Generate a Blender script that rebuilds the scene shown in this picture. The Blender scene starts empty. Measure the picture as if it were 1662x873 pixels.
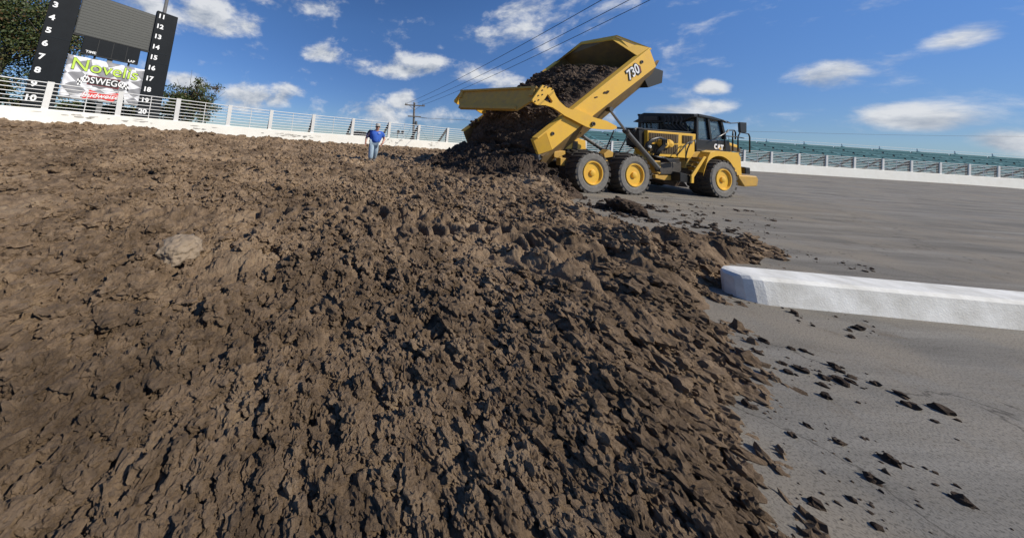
import bpy, bmesh, math, random
import numpy as np
from mathutils import Vector, Matrix, noise as mnoise
random.seed(7); RNG = np.random.default_rng(7)
scene = bpy.context.scene
COL = scene.collection
R = math.radians

# ------------------------------------------------------------------ camera model
F, CX, CY, YH, EYE = 420.0, 600.0, 162.0, 230.0, 1.44
ROLL = R(3.7); PITCH = math.atan((YH - CY) * math.cos(ROLL) / F)
FW = np.array([0, math.cos(PITCH), math.sin(PITCH)]); UP = np.array([0, -math.sin(PITCH), math.cos(PITCH)])
EYEP = np.array([0, 0, EYE])

def ray(px, py):
    dx = (px - CX) / F; dy = (py - CY) / F
    a = dx * math.cos(ROLL) + dy * math.sin(ROLL); b = -dx * math.sin(ROLL) + dy * math.cos(ROLL)
    return np.array([a, 0, 0]) + FW - UP * b
def at(px, py, Y):
    d = ray(px, py); return d * (Y / d[1]) + EYEP
def gz(px, py, z=0.0):
    d = ray(px, py); return d * ((z - EYE) / d[2]) + EYEP
def proj(P):
    q = np.asarray(P, float) - EYEP
    z = q @ FW; a = q[0] / z; b = -(q @ UP) / z
    return (CX + (a * math.cos(ROLL) - b * math.sin(ROLL)) * F, CY + (a * math.sin(ROLL) + b * math.cos(ROLL)) * F)

cam_d = bpy.data.cameras.new('camera'); cam = bpy.data.objects.new('camera', cam_d); COL.objects.link(cam)
xr = np.array([math.cos(ROLL), 0, 0]) + UP * math.sin(ROLL)
yu = np.array([-math.sin(ROLL), 0, 0]) + UP * math.cos(ROLL)
cam.matrix_world = Matrix(((xr[0], yu[0], -FW[0], 0), (xr[1], yu[1], -FW[1], 0), (xr[2], yu[2], -FW[2], EYE), (0, 0, 0, 1)))
cam_d.sensor_width = 36; cam_d.lens = F * 36 / 1662
cam_d.shift_x = (831 - CX) / 1662; cam_d.shift_y = -(436.5 - CY) / 1662
cam_d.clip_start = 0.05; cam_d.clip_end = 6000
scene.camera = cam

# ------------------------------------------------------------------ materials
def newmat(name):
    m = bpy.data.materials.new(name); m.use_nodes = True
    nt = m.node_tree; return m, nt, nt.nodes['Principled BSDF']
def mat(name, c, rough=.6, var=.0, scale=6., metal=0., c2=None, bump=0., bscale=40., spec=.5, streak=None, detail=5):
    m, nt, p = newmat(name)
    p.inputs['Roughness'].default_value = rough; p.inputs['Metallic'].default_value = metal
    p.inputs['Specular IOR Level'].default_value = spec
    p.inputs['Base Color'].default_value = (*c, 1)
    tc = nt.nodes.new('ShaderNodeTexCoord')
    if c2 is not None:
        n = nt.nodes.new('ShaderNodeTexNoise'); n.inputs['Scale'].default_value = scale; n.inputs['Detail'].default_value = detail
        n.inputs['Roughness'].default_value = .65
        if streak:
            mp = nt.nodes.new('ShaderNodeMapping'); mp.inputs['Scale'].default_value = streak
            nt.links.new(tc.outputs['Object'], mp.inputs['Vector']); nt.links.new(mp.outputs['Vector'], n.inputs['Vector'])
        else: nt.links.new(tc.outputs['Object'], n.inputs['Vector'])
        r = nt.nodes.new('ShaderNodeValToRGB')
        r.color_ramp.elements[0].position = .5 - .25 * (1 - var); r.color_ramp.elements[1].position = .5 + .25 * (1 - var)
        r.color_ramp.elements[0].color = (*c, 1); r.color_ramp.elements[1].color = (*c2, 1)
        nt.links.new(n.outputs['Fac'], r.inputs['Fac']); nt.links.new(r.outputs['Color'], p.inputs['Base Color'])
    if bump:
        n2 = nt.nodes.new('ShaderNodeTexNoise'); n2.inputs['Scale'].default_value = bscale; n2.inputs['Detail'].default_value = 6
        nt.links.new(tc.outputs['Object'], n2.inputs['Vector'])
        b = nt.nodes.new('ShaderNodeBump'); b.inputs['Strength'].default_value = bump; b.inputs['Distance'].default_value = .02
        nt.links.new(n2.outputs['Fac'], b.inputs['Height']); nt.links.new(b.outputs['Normal'], p.inputs['Normal'])
    return m

def soilmat(name, stops, rough=.9, bump=.6):
    m, nt, p = newmat(name)
    p.inputs['Roughness'].default_value = rough; p.inputs['Specular IOR Level'].default_value = .25
    tc = nt.nodes.new('ShaderNodeTexCoord')
    a = nt.nodes.new('ShaderNodeTexNoise'); a.inputs['Scale'].default_value = .9; a.inputs['Detail'].default_value = 3
    b = nt.nodes.new('ShaderNodeTexNoise'); b.inputs['Scale'].default_value = 7; b.inputs['Detail'].default_value = 8; b.inputs['Roughness'].default_value = .7
    for n in (a, b): nt.links.new(tc.outputs['Object'], n.inputs['Vector'])
    mx = nt.nodes.new('ShaderNodeMath'); mx.operation = 'MULTIPLY_ADD'; mx.inputs[1].default_value = .45
    m2 = nt.nodes.new('ShaderNodeMath'); m2.operation = 'MULTIPLY'; m2.inputs[1].default_value = .55
    nt.links.new(b.outputs['Fac'], m2.inputs[0]); nt.links.new(a.outputs['Fac'], mx.inputs[0]); nt.links.new(m2.outputs[0], mx.inputs[2])
    r = nt.nodes.new('ShaderNodeValToRGB')
    els = r.color_ramp.elements
    els[0].position, els[0].color = stops[0][0], (*stops[0][1], 1)
    els[1].position, els[1].color = stops[-1][0], (*stops[-1][1], 1)
    for pos, c in stops[1:-1]:
        e = els.new(pos); e.color = (*c, 1)
    nt.links.new(mx.outputs[0], r.inputs['Fac']); nt.links.new(r.outputs['Color'], p.inputs['Base Color'])
    n2 = nt.nodes.new('ShaderNodeTexNoise'); n2.inputs['Scale'].default_value = 34; n2.inputs['Detail'].default_value = 10; n2.inputs['Roughness'].default_value = .78
    nt.links.new(tc.outputs['Object'], n2.inputs['Vector'])
    bp = nt.nodes.new('ShaderNodeBump'); bp.inputs['Strength'].default_value = min(1., bump * 1.5); bp.inputs['Distance'].default_value = .045
    nt.links.new(n2.outputs['Fac'], bp.inputs['Height']); nt.links.new(bp.outputs['Normal'], p.inputs['Normal'])
    return m

M = {}
M['soil'] = soilmat('soil', [(.33, (.080, .053, .033)), (.46, (.165, .113, .070)), (.55, (.268, .187, .118)), (.70, (.40, .295, .19))])
M['soil_dark'] = soilmat('soil_dark', [(.38, (.033, .022, .015)), (.52, (.080, .054, .037)), (.70, (.18, .128, .088))])
M['yellow'] = mat('yellow_paint', (.86, .51, .045), .45, .0, 2.6, c2=(.74, .43, .07), bump=.04, bscale=9, detail=9)
M['yellow_dirty'] = mat('yellow_paint_dusty', (.64, .37, .05), .55, .0, 5, c2=(.44, .27, .08))
M['bed_inside'] = mat('worn_shaded_bed_paint', (.24, .145, .04), .65, .1, 3, c2=(.13, .085, .04))  # worn paint, darkened further to carry the shade inside the bed
M['black'] = mat('black_paint', (.012, .012, .013), .45)
M['dark_metal'] = mat('dark_metal', (.045, .042, .038), .55, .2, 12, c2=(.09, .075, .06))
M['steel'] = mat('steel', (.19, .185, .175), .4, .2, 8, metal=.5, c2=(.26, .25, .23))
M['chrome'] = mat('chrome_rod', (.45, .45, .46), .25, metal=.9)
M['bronze'] = mat('bronze_grille', (.075, .050, .022), .6, .2, 90, c2=(.13, .085, .035), streak=(1, 1, .02))
M['rubber'] = mat('tyre_rubber', (.028, .026, .024), .85, .1, 5, c2=(.085, .072, .058), bump=.2, bscale=60)
M['rubber_wall'] = mat('dusty_tyre_wall', (.12, .112, .10), .85, .1, 7, c2=(.22, .205, .185), bump=.2, bscale=60)
M['glass'] = mat('cab_glass', (.06, .11, .15), .06, spec=.9)
M['glass'].node_tree.nodes['Principled BSDF'].inputs['Alpha'].default_value = .62
M['white'] = mat('white_paint', (.78, .78, .76), .6, .1, 4, c2=(.68, .68, .66))
M['white_letter'] = mat('white_lettering', (.82, .82, .82), .6)
M['concrete_white'] = mat('white_painted_concrete', (.86, .85, .79), .8, -.3, 1.6, c2=(.74, .72, .65), bump=.3, bscale=18)
M['concrete_speck'] = mat('speckled_white_concrete', (.80, .795, .76), .85, .2, 3.5, c2=(.50, .485, .44), bump=.22, bscale=60, detail=10)
def asphaltmat():
    m, nt, p = newmat('asphalt'); p.inputs['Roughness'].default_value = .92; p.inputs['Specular IOR Level'].default_value = .2
    tc = nt.nodes.new('ShaderNodeTexCoord')
    def nz(scale, det, rough=.6, mp=None):
        n = nt.nodes.new('ShaderNodeTexNoise'); n.inputs['Scale'].default_value = scale; n.inputs['Detail'].default_value = det; n.inputs['Roughness'].default_value = rough
        if mp:
            q = nt.nodes.new('ShaderNodeMapping'); q.inputs['Scale'].default_value = mp; q.inputs['Rotation'].default_value = (0, 0, R(-10)); nt.links.new(tc.outputs['Object'], q.inputs['Vector']); nt.links.new(q.outputs[0], n.inputs['Vector'])
        else: nt.links.new(tc.outputs['Object'], n.inputs['Vector'])
        return n.outputs['Fac']
    def ramp(f, stops):
        r = nt.nodes.new('ShaderNodeValToRGB'); e = r.color_ramp.elements
        e[0].position, e[0].color = stops[0][0], (*stops[0][1], 1); e[1].position, e[1].color = stops[-1][0], (*stops[-1][1], 1)
        for q, c in stops[1:-1]: x = e.new(q); x.color = (*c, 1)
        nt.links.new(f, r.inputs['Fac']); return r.outputs['Color']
    def mix(f, a, b, bl='MIX'):
        x = nt.nodes.new('ShaderNodeMix'); x.data_type = 'RGBA'; x.blend_type = bl
        if isinstance(f, (int, float)): x.inputs['Factor'].default_value = f
        else: nt.links.new(f, x.inputs['Factor'])
        for k, q in (('A', a), ('B', b)):
            if isinstance(q, tuple): x.inputs[k].default_value = (*q, 1)
            else: nt.links.new(q, x.inputs[k])
        return x.outputs['Result']
    base = ramp(nz(1.1, 8, .65, (.16, 1.9, 1)), [(.33, (.125, .116, .102)), (.5, (.19, .178, .158)), (.68, (.29, .272, .242))])
    dust = ramp(nz(.55, 7, .7), [(.44, (0, 0, 0)), (.62, (1, 1, 1))])
    c = mix(dust, base, (.235, .208, .17))
    mud = ramp(nz(2.4, 9, .75), [(.56, (0, 0, 0)), (.68, (.8, .8, .8))])
    c = mix(mud, c, (.145, .118, .09))
    agg = ramp(nz(95, 3, .6), [(.38, (.45, .45, .45)), (.5, (1, 1, 1)), (.7, (1.0, 1.0, 1.0))])
    c = mix(.8, c, agg, 'MULTIPLY')
    v = nt.nodes.new('ShaderNodeTexVoronoi'); v.feature = 'DISTANCE_TO_EDGE'; v.inputs['Scale'].default_value = .28; v.inputs['Randomness'].default_value = 1
    wv = nt.nodes.new('ShaderNodeTexNoise'); wv.inputs['Scale'].default_value = 1.6; wv.inputs['Detail'].default_value = 6; nt.links.new(tc.outputs['Object'], wv.inputs['Vector'])
    va = nt.nodes.new('ShaderNodeVectorMath'); va.operation = 'MULTIPLY_ADD'; nt.links.new(wv.outputs['Color'], va.inputs[0]); va.inputs[1].default_value = (1.3, 1.3, 0); nt.links.new(tc.outputs['Object'], va.inputs[2]); nt.links.new(va.outputs[0], v.inputs['Vector'])
    c = mix(ramp(v.outputs['Distance'], [(.0, (.75, .75, .75)), (.0035, (0, 0, 0))]), c, (.05, .045, .04))
    nt.links.new(c, p.inputs['Base Color'])
    bp = nt.nodes.new('ShaderNodeBump'); bp.inputs['Strength'].default_value = .45; bp.inputs['Distance'].default_value = .012
    nt.links.new(nz(120, 5, .7), bp.inputs['Height']); nt.links.new(bp.outputs['Normal'], p.inputs['Normal'])
    return m
M['asphalt'] = asphaltmat()
M['grass'] = mat('grass', (.045, .06, .02), .9, 0, .8, c2=(.09, .085, .035))
M['navy'] = mat('board_navy', (.009, .011, .014), .6, .1, 1.2, c2=(.013, .016, .020))
M['navy'].node_tree.nodes['Principled BSDF'].inputs['Specular IOR Level'].default_value = .12
M['board_black'] = mat('board_black', (.008, .009, .010), .6)
M['screen'] = mat('screen_slats', (.034, .037, .034), .6, .2, 3, c2=(.044, .047, .043))
M['screen_gap'] = mat('screen_gap', (.02, .022, .02), .7)
M['lime'] = mat('lime_print', (.48, .68, .07), .6)
M['red'] = mat('red_print', (.62, .03, .025), .6)
M['maroon'] = mat('maroon_print', (.16, .012, .02), .6)
M['grey_print'] = mat('grey_print', (.25, .25, .26), .6)
M['wood'] = mat('weathered_wood', (.12, .10, .085), .85, .1, 6, c2=(.19, .165, .14), streak=(1, 1, .15))
M['wire'] = mat('wire', (.015, .016, .018), .6)
M['bark'] = mat('bark', (.055, .045, .036), .9, .1, 8, c2=(.10, .085, .07), bump=.5)
M['leaf_a'] = mat('leaf_dark_green', (.035, .055, .014), .6, .1, .6, c2=(.055, .075, .018))
M['leaf_b'] = mat('leaf_olive', (.085, .085, .022), .6, .1, .6, c2=(.065, .080, .018))
M['leaf_c'] = mat('leaf_rust', (.12, .062, .018), .6, .1, .6, c2=(.085, .055, .018))
M['teal'] = mat('teal_seats', (.035, .13, .15), .6, .1, .5, c2=(.05, .17, .19))
M['teal_dark'] = mat('stand_dark', (.022, .05, .055), .7)
M['skin'] = mat('skin', (.50, .27, .19), .55)
M['shirt'] = mat('blue_cotton', (.035, .12, .52), .85, .1, 12, c2=(.028, .10, .43), bump=.4, bscale=14)
M['jeans'] = mat('washed_denim', (.22, .31, .40), .9, 0, 9, c2=(.38, .47, .54), bump=.4, bscale=16)
M['cap'] = mat('grey_cap', (.42, .40, .37), .85)
M['boot'] = mat('boot_leather', (.12, .10, .085), .8)
M['hair'] = mat('hair', (.03, .022, .016), .8)

def bannermat():
    m, nt, p = newmat('checkered_banner_print'); p.inputs['Roughness'].default_value = .55
    tc = nt.nodes.new('ShaderNodeTexCoord')
    n = nt.nodes.new('ShaderNodeTexNoise'); n.inputs['Scale'].default_value = .42; n.inputs['Detail'].default_value = 1
    nt.links.new(tc.outputs['Object'], n.inputs['Vector'])
    mul = nt.nodes.new('ShaderNodeVectorMath'); mul.operation = 'MULTIPLY_ADD'
    mul.inputs[1].default_value = (1.5, 1.5, 1.5)
    nt.links.new(n.outputs['Color'], mul.inputs[0]); nt.links.new(tc.outputs['Object'], mul.inputs[2])
    mp = nt.nodes.new('ShaderNodeMapping'); mp.inputs['Rotation'].default_value = (R(0), R(32), 0); mp.inputs['Scale'].default_value = (1, 0, 1.2)
    mp.inputs['Location'].default_value = (.3, .05, .2)
    nt.links.new(mul.outputs[0], mp.inputs['Vector'])
    c = nt.nodes.new('ShaderNodeTexChecker'); c.inputs['Scale'].default_value = 1.15
    c.inputs['Color1'].default_value = (.74, .74, .77, 1); c.inputs['Color2'].default_value = (.24, .24, .255, 1)
    nt.links.new(mp.outputs['Vector'], c.inputs['Vector'])
    w = nt.nodes.new('ShaderNodeTexWave'); w.inputs['Scale'].default_value = .8; w.inputs['Distortion'].default_value = 3; w.bands_direction = 'DIAGONAL'
    nt.links.new(tc.outputs['Object'], w.inputs['Vector'])
    mr = nt.nodes.new('ShaderNodeMapRange'); mr.inputs['To Min'].default_value = .8; mr.inputs['To Max'].default_value = 1.08
    nt.links.new(w.outputs['Fac'], mr.inputs['Value'])
    mx = nt.nodes.new('ShaderNodeMix'); mx.data_type = 'RGBA'; mx.blend_type = 'MULTIPLY'; mx.inputs['Factor'].default_value = 1
    nt.links.new(c.outputs['Color'], mx.inputs['A']); nt.links.new(mr.outputs[0], mx.inputs['B'])
    nt.links.new(mx.outputs['Result'], p.inputs['Base Color'])
    return m
M['banner'] = bannermat()

# ------------------------------------------------------------------ object helpers
def tag(o, label=None, cat=None, group=None, kind=None):
    if label: o['label'] = label
    if cat: o['category'] = cat
    if group: o['group'] = group
    if kind: o['kind'] = kind
    return o
def empty(name, loc=(0, 0, 0), mtx=None):
    o = bpy.data.objects.new(name, None); COL.objects.link(o); o.empty_display_size = .3
    if mtx is not None: o.matrix_world = mtx
    else: o.location = loc
    return o
def copy_tree(o, parent=None):
    c = o.copy(); COL.objects.link(c)
    if parent is not None: c.parent = parent
    for ch in list(o.children): copy_tree(ch, c)
    return c

class MB:
    def __init__(s): s.v = []; s.f = []; s.mi = []; s.cur = 0
    def add(s, vs, fs):
        k = len(s.v); s.v += [tuple(map(float, p)) for p in vs]
        for f in fs: s.f.append(tuple(i + k for i in f)); s.mi.append(s.cur)
        return s
    def prism(s, poly, off):
        n = len(poly); off = np.asarray(off, float)
        a = [np.asarray(p, float) for p in poly]; b = [p + off for p in a]
        fs = [tuple(range(n)), tuple(range(2 * n - 1, n - 1, -1))] + [(i, i + n, (i + 1) % n + n, (i + 1) % n) for i in range(n)]
        return s.add(a + b, fs)
    def loft(s, A, B, capped=True):
        n = len(A)
        fs = [(i, i + n, (i + 1) % n + n, (i + 1) % n) for i in range(n)]
        if capped: fs = [tuple(range(n)), tuple(range(2 * n - 1, n - 1, -1))] + fs
        return s.add(list(A) + list(B), fs)
    def box(s, c, d):
        c = np.asarray(c, float); x, y, z = np.asarray(d, float) / 2
        vs = [c + np.array(q) for q in ((-x, -y, -z), (x, -y, -z), (x, y, -z), (-x, y, -z), (-x, -y, z), (x, -y, z), (x, y, z), (-x, y, z))]
        return s.add(vs, [(0, 3, 2, 1), (4, 5, 6, 7), (0, 1, 5, 4), (1, 2, 6, 5), (2, 3, 7, 6), (3, 0, 4, 7)])
    def bar(s, p, q, w, h, up=(0, 0, 1)):
        p = np.asarray(p, float); q = np.asarray(q, float); d = q - p; d /= np.linalg.norm(d)
        a = np.cross(d, up); a = a / (np.linalg.norm(a) + 1e-9); b = np.cross(a, d)
        prof = [a * w / 2 + b * h / 2, -a * w / 2 + b * h / 2, -a * w / 2 - b * h / 2, a * w / 2 - b * h / 2]
        return s.loft([p + o for o in prof], [q + o for o in prof])
    def tube(s, pts, r, n=8, caps=True):
        pts = [np.asarray(p, float) for p in pts]; m = len(pts)
        rs = r if hasattr(r, '__len__') else [r] * m
        rings = []; prev = None
        for i, p in enumerate(pts):
            d = pts[min(i + 1, m - 1)] - pts[max(i - 1, 0)]; d = d / (np.linalg.norm(d) + 1e-9)
            if prev is None:
                a = np.cross(d, (0, 0, 1)) if abs(d[2]) < .9 else np.cross(d, (1, 0, 0))
            else: a = prev - d * (prev @ d)
            a = a / np.linalg.norm(a); prev = a; b = np.cross(d, a)
            rings.append([p + rs[i] * (a * math.cos(t) + b * math.sin(t)) for t in np.arange(n) * 2 * math.pi / n])
        k = [v for ring in rings for v in ring]
        fs = [(i * n + j, i * n + (j + 1) % n, (i + 1) * n + (j + 1) % n, (i + 1) * n + j) for i in range(m - 1) for j in range(n)]
        if caps: fs += [tuple(range(n - 1, -1, -1)), tuple(range((m - 1) * n, m * n))]
        return s.add(k, fs)
    def lathe(s, prof, c, axis=1, n=48):      # prof: (offset along axis, radius)
        c = np.asarray(c, float); vs = []
        for (t, r) in prof:
            for j in range(n):
                an = 2 * math.pi * j / n; p = np.zeros(3)
                p[axis] = t; p[(axis + 1) % 3] = r * math.cos(an); p[(axis + 2) % 3] = r * math.sin(an); vs.append(c + p)
        fs = [(i * n + j, i * n + (j + 1) % n, (i + 1) * n + (j + 1) % n, (i + 1) * n + j) for i in range(len(prof) - 1) for j in range(n)]
        fs += [tuple(range(n - 1, -1, -1)), tuple(range((len(prof) - 1) * n, len(prof) * n))]
        return s.add(vs, fs)
    def build(s, name, m, parent=None, smooth=False, bevel=0., shade_angle=None):
        me = bpy.data.meshes.new(name); me.from_pydata(s.v, [], s.f)
        ms = m if isinstance(m, (list, tuple)) else [m]
        for q in ms: me.materials.append(q)
        if len(ms) > 1: me.polygons.foreach_set('material_index', s.mi)
        bm = bmesh.new(); bm.from_mesh(me); bmesh.ops.recalc_face_normals(bm, faces=bm.faces)
        if bevel:
            es = [e for e in bm.edges if len(e.link_faces) == 2 and e.calc_face_angle(0) > .6]
            try: bmesh.ops.bevel(bm, geom=es, offset=bevel, segments=1, affect='EDGES', clamp_overlap=True)
            except Exception: pass
        bm.to_mesh(me); bm.free()
        if smooth: me.polygons.foreach_set('use_smooth', [True] * len(me.polygons))
        o = bpy.data.objects.new(name, me); COL.objects.link(o)
        if parent is not None: o.parent = parent
        if smooth and shade_angle:
            me.set_sharp_from_angle(angle=R(shade_angle))
        return o

def text_obj(name, s, origin, xd, yd, size, m, parent=None, offset=0., shear=0., depth=.01, align='CENTER', spacing=1., sx=1.):
    cu = bpy.data.curves.new(name, 'FONT'); cu.body = s; cu.size = 1; cu.offset = offset / size; cu.shear = shear
    cu.extrude = depth / size; cu.align_x = align; cu.align_y = 'CENTER'; cu.space_character = spacing; cu.resolution_u = 4
    t = bpy.data.objects.new('tmp_text', cu); COL.objects.link(t)
    dg = bpy.context.evaluated_depsgraph_get(); dg.update()
    me = bpy.data.meshes.new_from_object(t.evaluated_get(dg)); bpy.data.objects.remove(t); bpy.data.curves.remove(cu)
    xd = np.asarray(xd, float); yd = np.asarray(yd, float); xd /= np.linalg.norm(xd); yd /= np.linalg.norm(yd); zd = np.cross(xd, yd)
    for v in me.vertices:
        p = np.asarray(origin, float) + xd * v.co.x * size * sx + yd * v.co.y * size + zd * v.co.z * size
        v.co = p
    me.materials.clear(); me.materials.append(m)
    o = bpy.data.objects.new(name, me); COL.objects.link(o); o.parent = parent
    return o

def np_mesh(name, V, Fq, m, smooth=True):
    me = bpy.data.meshes.new(name); nv, nf = len(V), len(Fq); k = Fq.shape[1]
    me.vertices.add(nv); me.vertices.foreach_set('co', np.asarray(V, np.float32).ravel())
    me.loops.add(nf * k); me.loops.foreach_set('vertex_index', np.asarray(Fq, np.int32).ravel())
    me.polygons.add(nf); me.polygons.foreach_set('loop_start', np.arange(0, nf * k, k, dtype=np.int32))
    me.polygons.foreach_set('loop_total', np.full(nf, k, np.int32))
    me.polygons.foreach_set('use_smooth', np.full(nf, smooth, bool))
    for q in (m if isinstance(m, (list, tuple)) else [m]): me.materials.append(q)
    me.update(calc_edges=True); me.validate()
    o = bpy.data.objects.new(name, me); COL.objects.link(o); return o

# ------------------------------------------------------------------ numpy noise
def _hash(ix, iy, seed):
    h = (ix.astype(np.int64) * 374761393 + iy.astype(np.int64) * 668265263 + seed * 982451653) & 0xffffffff
    h = ((h ^ (h >> 13)) * 1274126177) & 0xffffffff
    h = h ^ (h >> 16)
    h = (h * 2246822519) & 0xffffffff
    return ((h ^ (h >> 15)) & 0xffffff) / float(0xffffff)
def vnoise(x, y, seed=0):
    ix = np.floor(x); iy = np.floor(y); fx = x - ix; fy = y - iy
    u = fx * fx * fx * (fx * (fx * 6 - 15) + 10); v = fy * fy * fy * (fy * (fy * 6 - 15) + 10)
    a = _hash(ix, iy, seed); b = _hash(ix + 1, iy, seed); c = _hash(ix, iy + 1, seed); d = _hash(ix + 1, iy + 1, seed)
    return (a * (1 - u) + b * u) * (1 - v) + (c * (1 - u) + d * u) * v
def fbm(x, y, seed=0, o=4, g=.5):
    t = 0; amp = 1.; s = 0
    for i in range(o):
        t = t + amp * (vnoise(x, y, seed + i * 17) - .5); s += amp; amp *= g; x = x * 2.03 + 11.3; y = y * 2.03 + 4.7
    return t / s
def billow(x, y, seed=0, o=5, g=.55):
    t = 0; amp = 1.; s = 0
    for i in range(o):
        t = t + amp * np.abs(2 * vnoise(x, y, seed + i * 13) - 1); s += amp; amp *= g; x, y = x * 1.93 + y * .55 + 3.1, y * 1.93 - x * .55 + 8.7
    return t / s
def clods(x, y, cell, seed, dens=.7, rmin=.35, rmax=.75, p=.55):
    """height field of rounded lumps, in units of cell"""
    X = x / cell; Y = y / cell; ix = np.floor(X); iy = np.floor(Y); out = np.zeros_like(X)
    for i in (-1, 0, 1):
        for j in (-1, 0, 1):
            a = ix + i; b = iy + j
            on = _hash(a, b, seed) < dens
            cx = a + .5 + .8 * (_hash(a, b, seed + 1) - .5); cy = b + .5 + .8 * (_hash(a, b, seed + 2) - .5)
            r = rmin + (rmax - rmin) * _hash(a, b, seed + 3) ** 1.5
            st = .7 + .6 * _hash(a, b, seed + 4); an = 3.14 * _hash(a, b, seed + 5)
            dx = X - cx; dy = Y - cy
            ex = (dx * np.cos(an) + dy * np.sin(an)) * st; ey = (-dx * np.sin(an) + dy * np.cos(an)) / st
            q = 1 - (ex * ex + ey * ey) / (r * r)
            h = np.where(on & (q > 0), r * np.maximum(q, 0) ** p * (.5 + .7 * _hash(a, b, seed + 6)), 0)
            out = np.maximum(out, h)
    return out

# ------------------------------------------------------------------ outer wall path and banking
KN = [(0, 172, 11.6), (88, 178, 12.8), (195, 188.3, 14.2), (288, 196, 15.4), (372, 204.3, 16.6), (440, 210.5, 17.8), (509, 215.5, 19),
      (575, 219.8, 20.2), (632, 223.8, 21.4), (680, 227.6, 22.4), (735, 232, 24)]
kp = [at(*k) for k in KN]
kp = [np.array([-17.9, 4.0, 2.02]), np.array([-17.6, 8.0, 2.0])] + kp + [np.array(q) for q in ((13.5, 25.9, 1.84), (23.4, 28.2, 1.86), (34, 29.6, 1.9), (50, 30.2, 1.95), (70, 30.2, 2.0), (95, 29.5, 2.0))]
kp = np.array(kp)
def catmull(P, n=14):
    out = []
    for i in range(len(P) - 1):
        p0 = P[max(i - 1, 0)]; p1 = P[i]; p2 = P[i + 1]; p3 = P[min(i + 2, len(P) - 1)]
        for t in np.arange(n) / n:
            out.append(.5 * ((2 * p1) + (-p0 + p2) * t + (2 * p0 - 5 * p1 + 4 * p2 - p3) * t * t + (-p0 + 3 * p1 - 3 * p2 + p3) * t ** 3))
    out.append(P[-1]); return np.array(out)
kps = kp.copy()
for _ in range(2):
    kps[1:-1] = .25 * kps[:-2] + .5 * kps[1:-1] + .25 * kps[2:]
kps[:, 2] = kp[:, 2] * .4 + kps[:, 2] * .6
WP = catmull(kps); WS = np.concatenate([[0], np.cumsum(np.linalg.norm(np.diff(WP[:, :2], axis=0), axis=1))])
WPX = np.array([proj(p)[0] if p[1] > 1 else -9999 for p in WP])
def wall_at(s):
    return np.array([np.interp(s, WS, WP[:, k]) for k in range(3)])
def wall_nrm(s):
    d = wall_at(s + .05) - wall_at(s - .05); d[2] = 0; d /= np.linalg.norm(d)
    return np.array([-d[1], d[0], 0]), d          # outward (away from the track), tangent
BW = 13.0
gx = np.arange(-45, 111, .3); gy = np.arange(-14, 62, .3)
GX, GY = np.meshgrid(gx, gy, indexing='ij')
def _bank_grid():
    P = WP[:, :2]; T = np.gradient(P, axis=0); T /= np.linalg.norm(T, axis=1)[:, None]
    fl = np.stack([GX.ravel(), GY.ravel()], 1); sd = np.empty(len(fl)); zt = np.empty(len(fl))
    for k in range(0, len(fl), 20000):
        q = fl[k:k + 20000]; dd = ((q[:, None, :] - P[None]) ** 2).sum(2); j = dd.argmin(1)
        v = q - P[j]; t = T[j]; cr = t[:, 0] * v[:, 1] - t[:, 1] * v[:, 0]
        sd[k:k + 20000] = -np.sign(cr) * np.sqrt(dd[np.arange(len(q)), j]); zt[k:k + 20000] = WP[j, 2]
    return sd.reshape(GX.shape), zt.reshape(GX.shape)
WD, WZT = _bank_grid()
def bil(G, x, y):
    fx = np.clip((x - gx[0]) / .3, 0, len(gx) - 1.001); fy = np.clip((y - gy[0]) / .3, 0, len(gy) - 1.001)
    i = fx.astype(int); j = fy.astype(int); u = fx - i; v = fy - j
    return (G[i, j] * (1 - u) + G[i + 1, j] * u) * (1 - v) + (G[i, j + 1] * (1 - u) + G[i + 1, j + 1] * u) * v
def bank(x, y):
    x = np.asarray(x, float); y = np.asarray(y, float)
    d = bil(WD, x, y); zb = bil(WZT, x, y) - .97
    t = np.clip(1 - d / BW, -.2, 1); k = .04
    t = .5 * (t + np.sqrt(t * t + k * k)) - .5 * (-.2 + math.sqrt(.04 + k * k))
    return np.where(d < 0, zb - .05, zb * np.minimum(t, 1)), d

# ------------------------------------------------------------------ dirt
_edge = [gz(px, py, z)[:2] for px, py, z in ((922, 320, .0), (945, 341, .12), (1000, 356, .2), (1062, 366, .24), (1090, 362, .26), (1120, 361, .26), (1160, 368, .25), (1205, 376, .22), (1260, 386, .15))]
DPOLY = np.array([(7.3, 9.5)] + [tuple(e) for e in _edge] + [(7.2, 4.55), (6.1, 4.2), (5.05, 3.75),
                  (4.1, 3.1), (3.0, 2.2), (1.95, 1.55), (1.5, .9), (1.2, -1), (1.0, -4), (-30, -4), (-30, 45), (9, 45), (8.6, 24), (8.2, 14.5), (7.9, 11.3)])
def poly_sd(x, y, P):
    best = np.full(x.shape, 1e9); ins = np.zeros(x.shape, bool); n = len(P)
    for i in range(n):
        a = P[i]; b = P[(i + 1) % n]; e = b - a
        t = np.clip(((x - a[0]) * e[0] + (y - a[1]) * e[1]) / (e @ e), 0, 1)
        best = np.minimum(best, (x - a[0] - t * e[0]) ** 2 + (y - a[1] - t * e[1]) ** 2)
        c = ((a[1] > y) != (b[1] > y)) & (x < (b[0] - a[0]) * (y - a[1]) / (b[1] - a[1] + 1e-12) + a[0])
        ins ^= c
    return np.where(ins, 1, -1) * np.sqrt(best)
def gl(*pp): return [tuple(gz(px, py, .27)[:2]) for px, py in pp]
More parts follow.
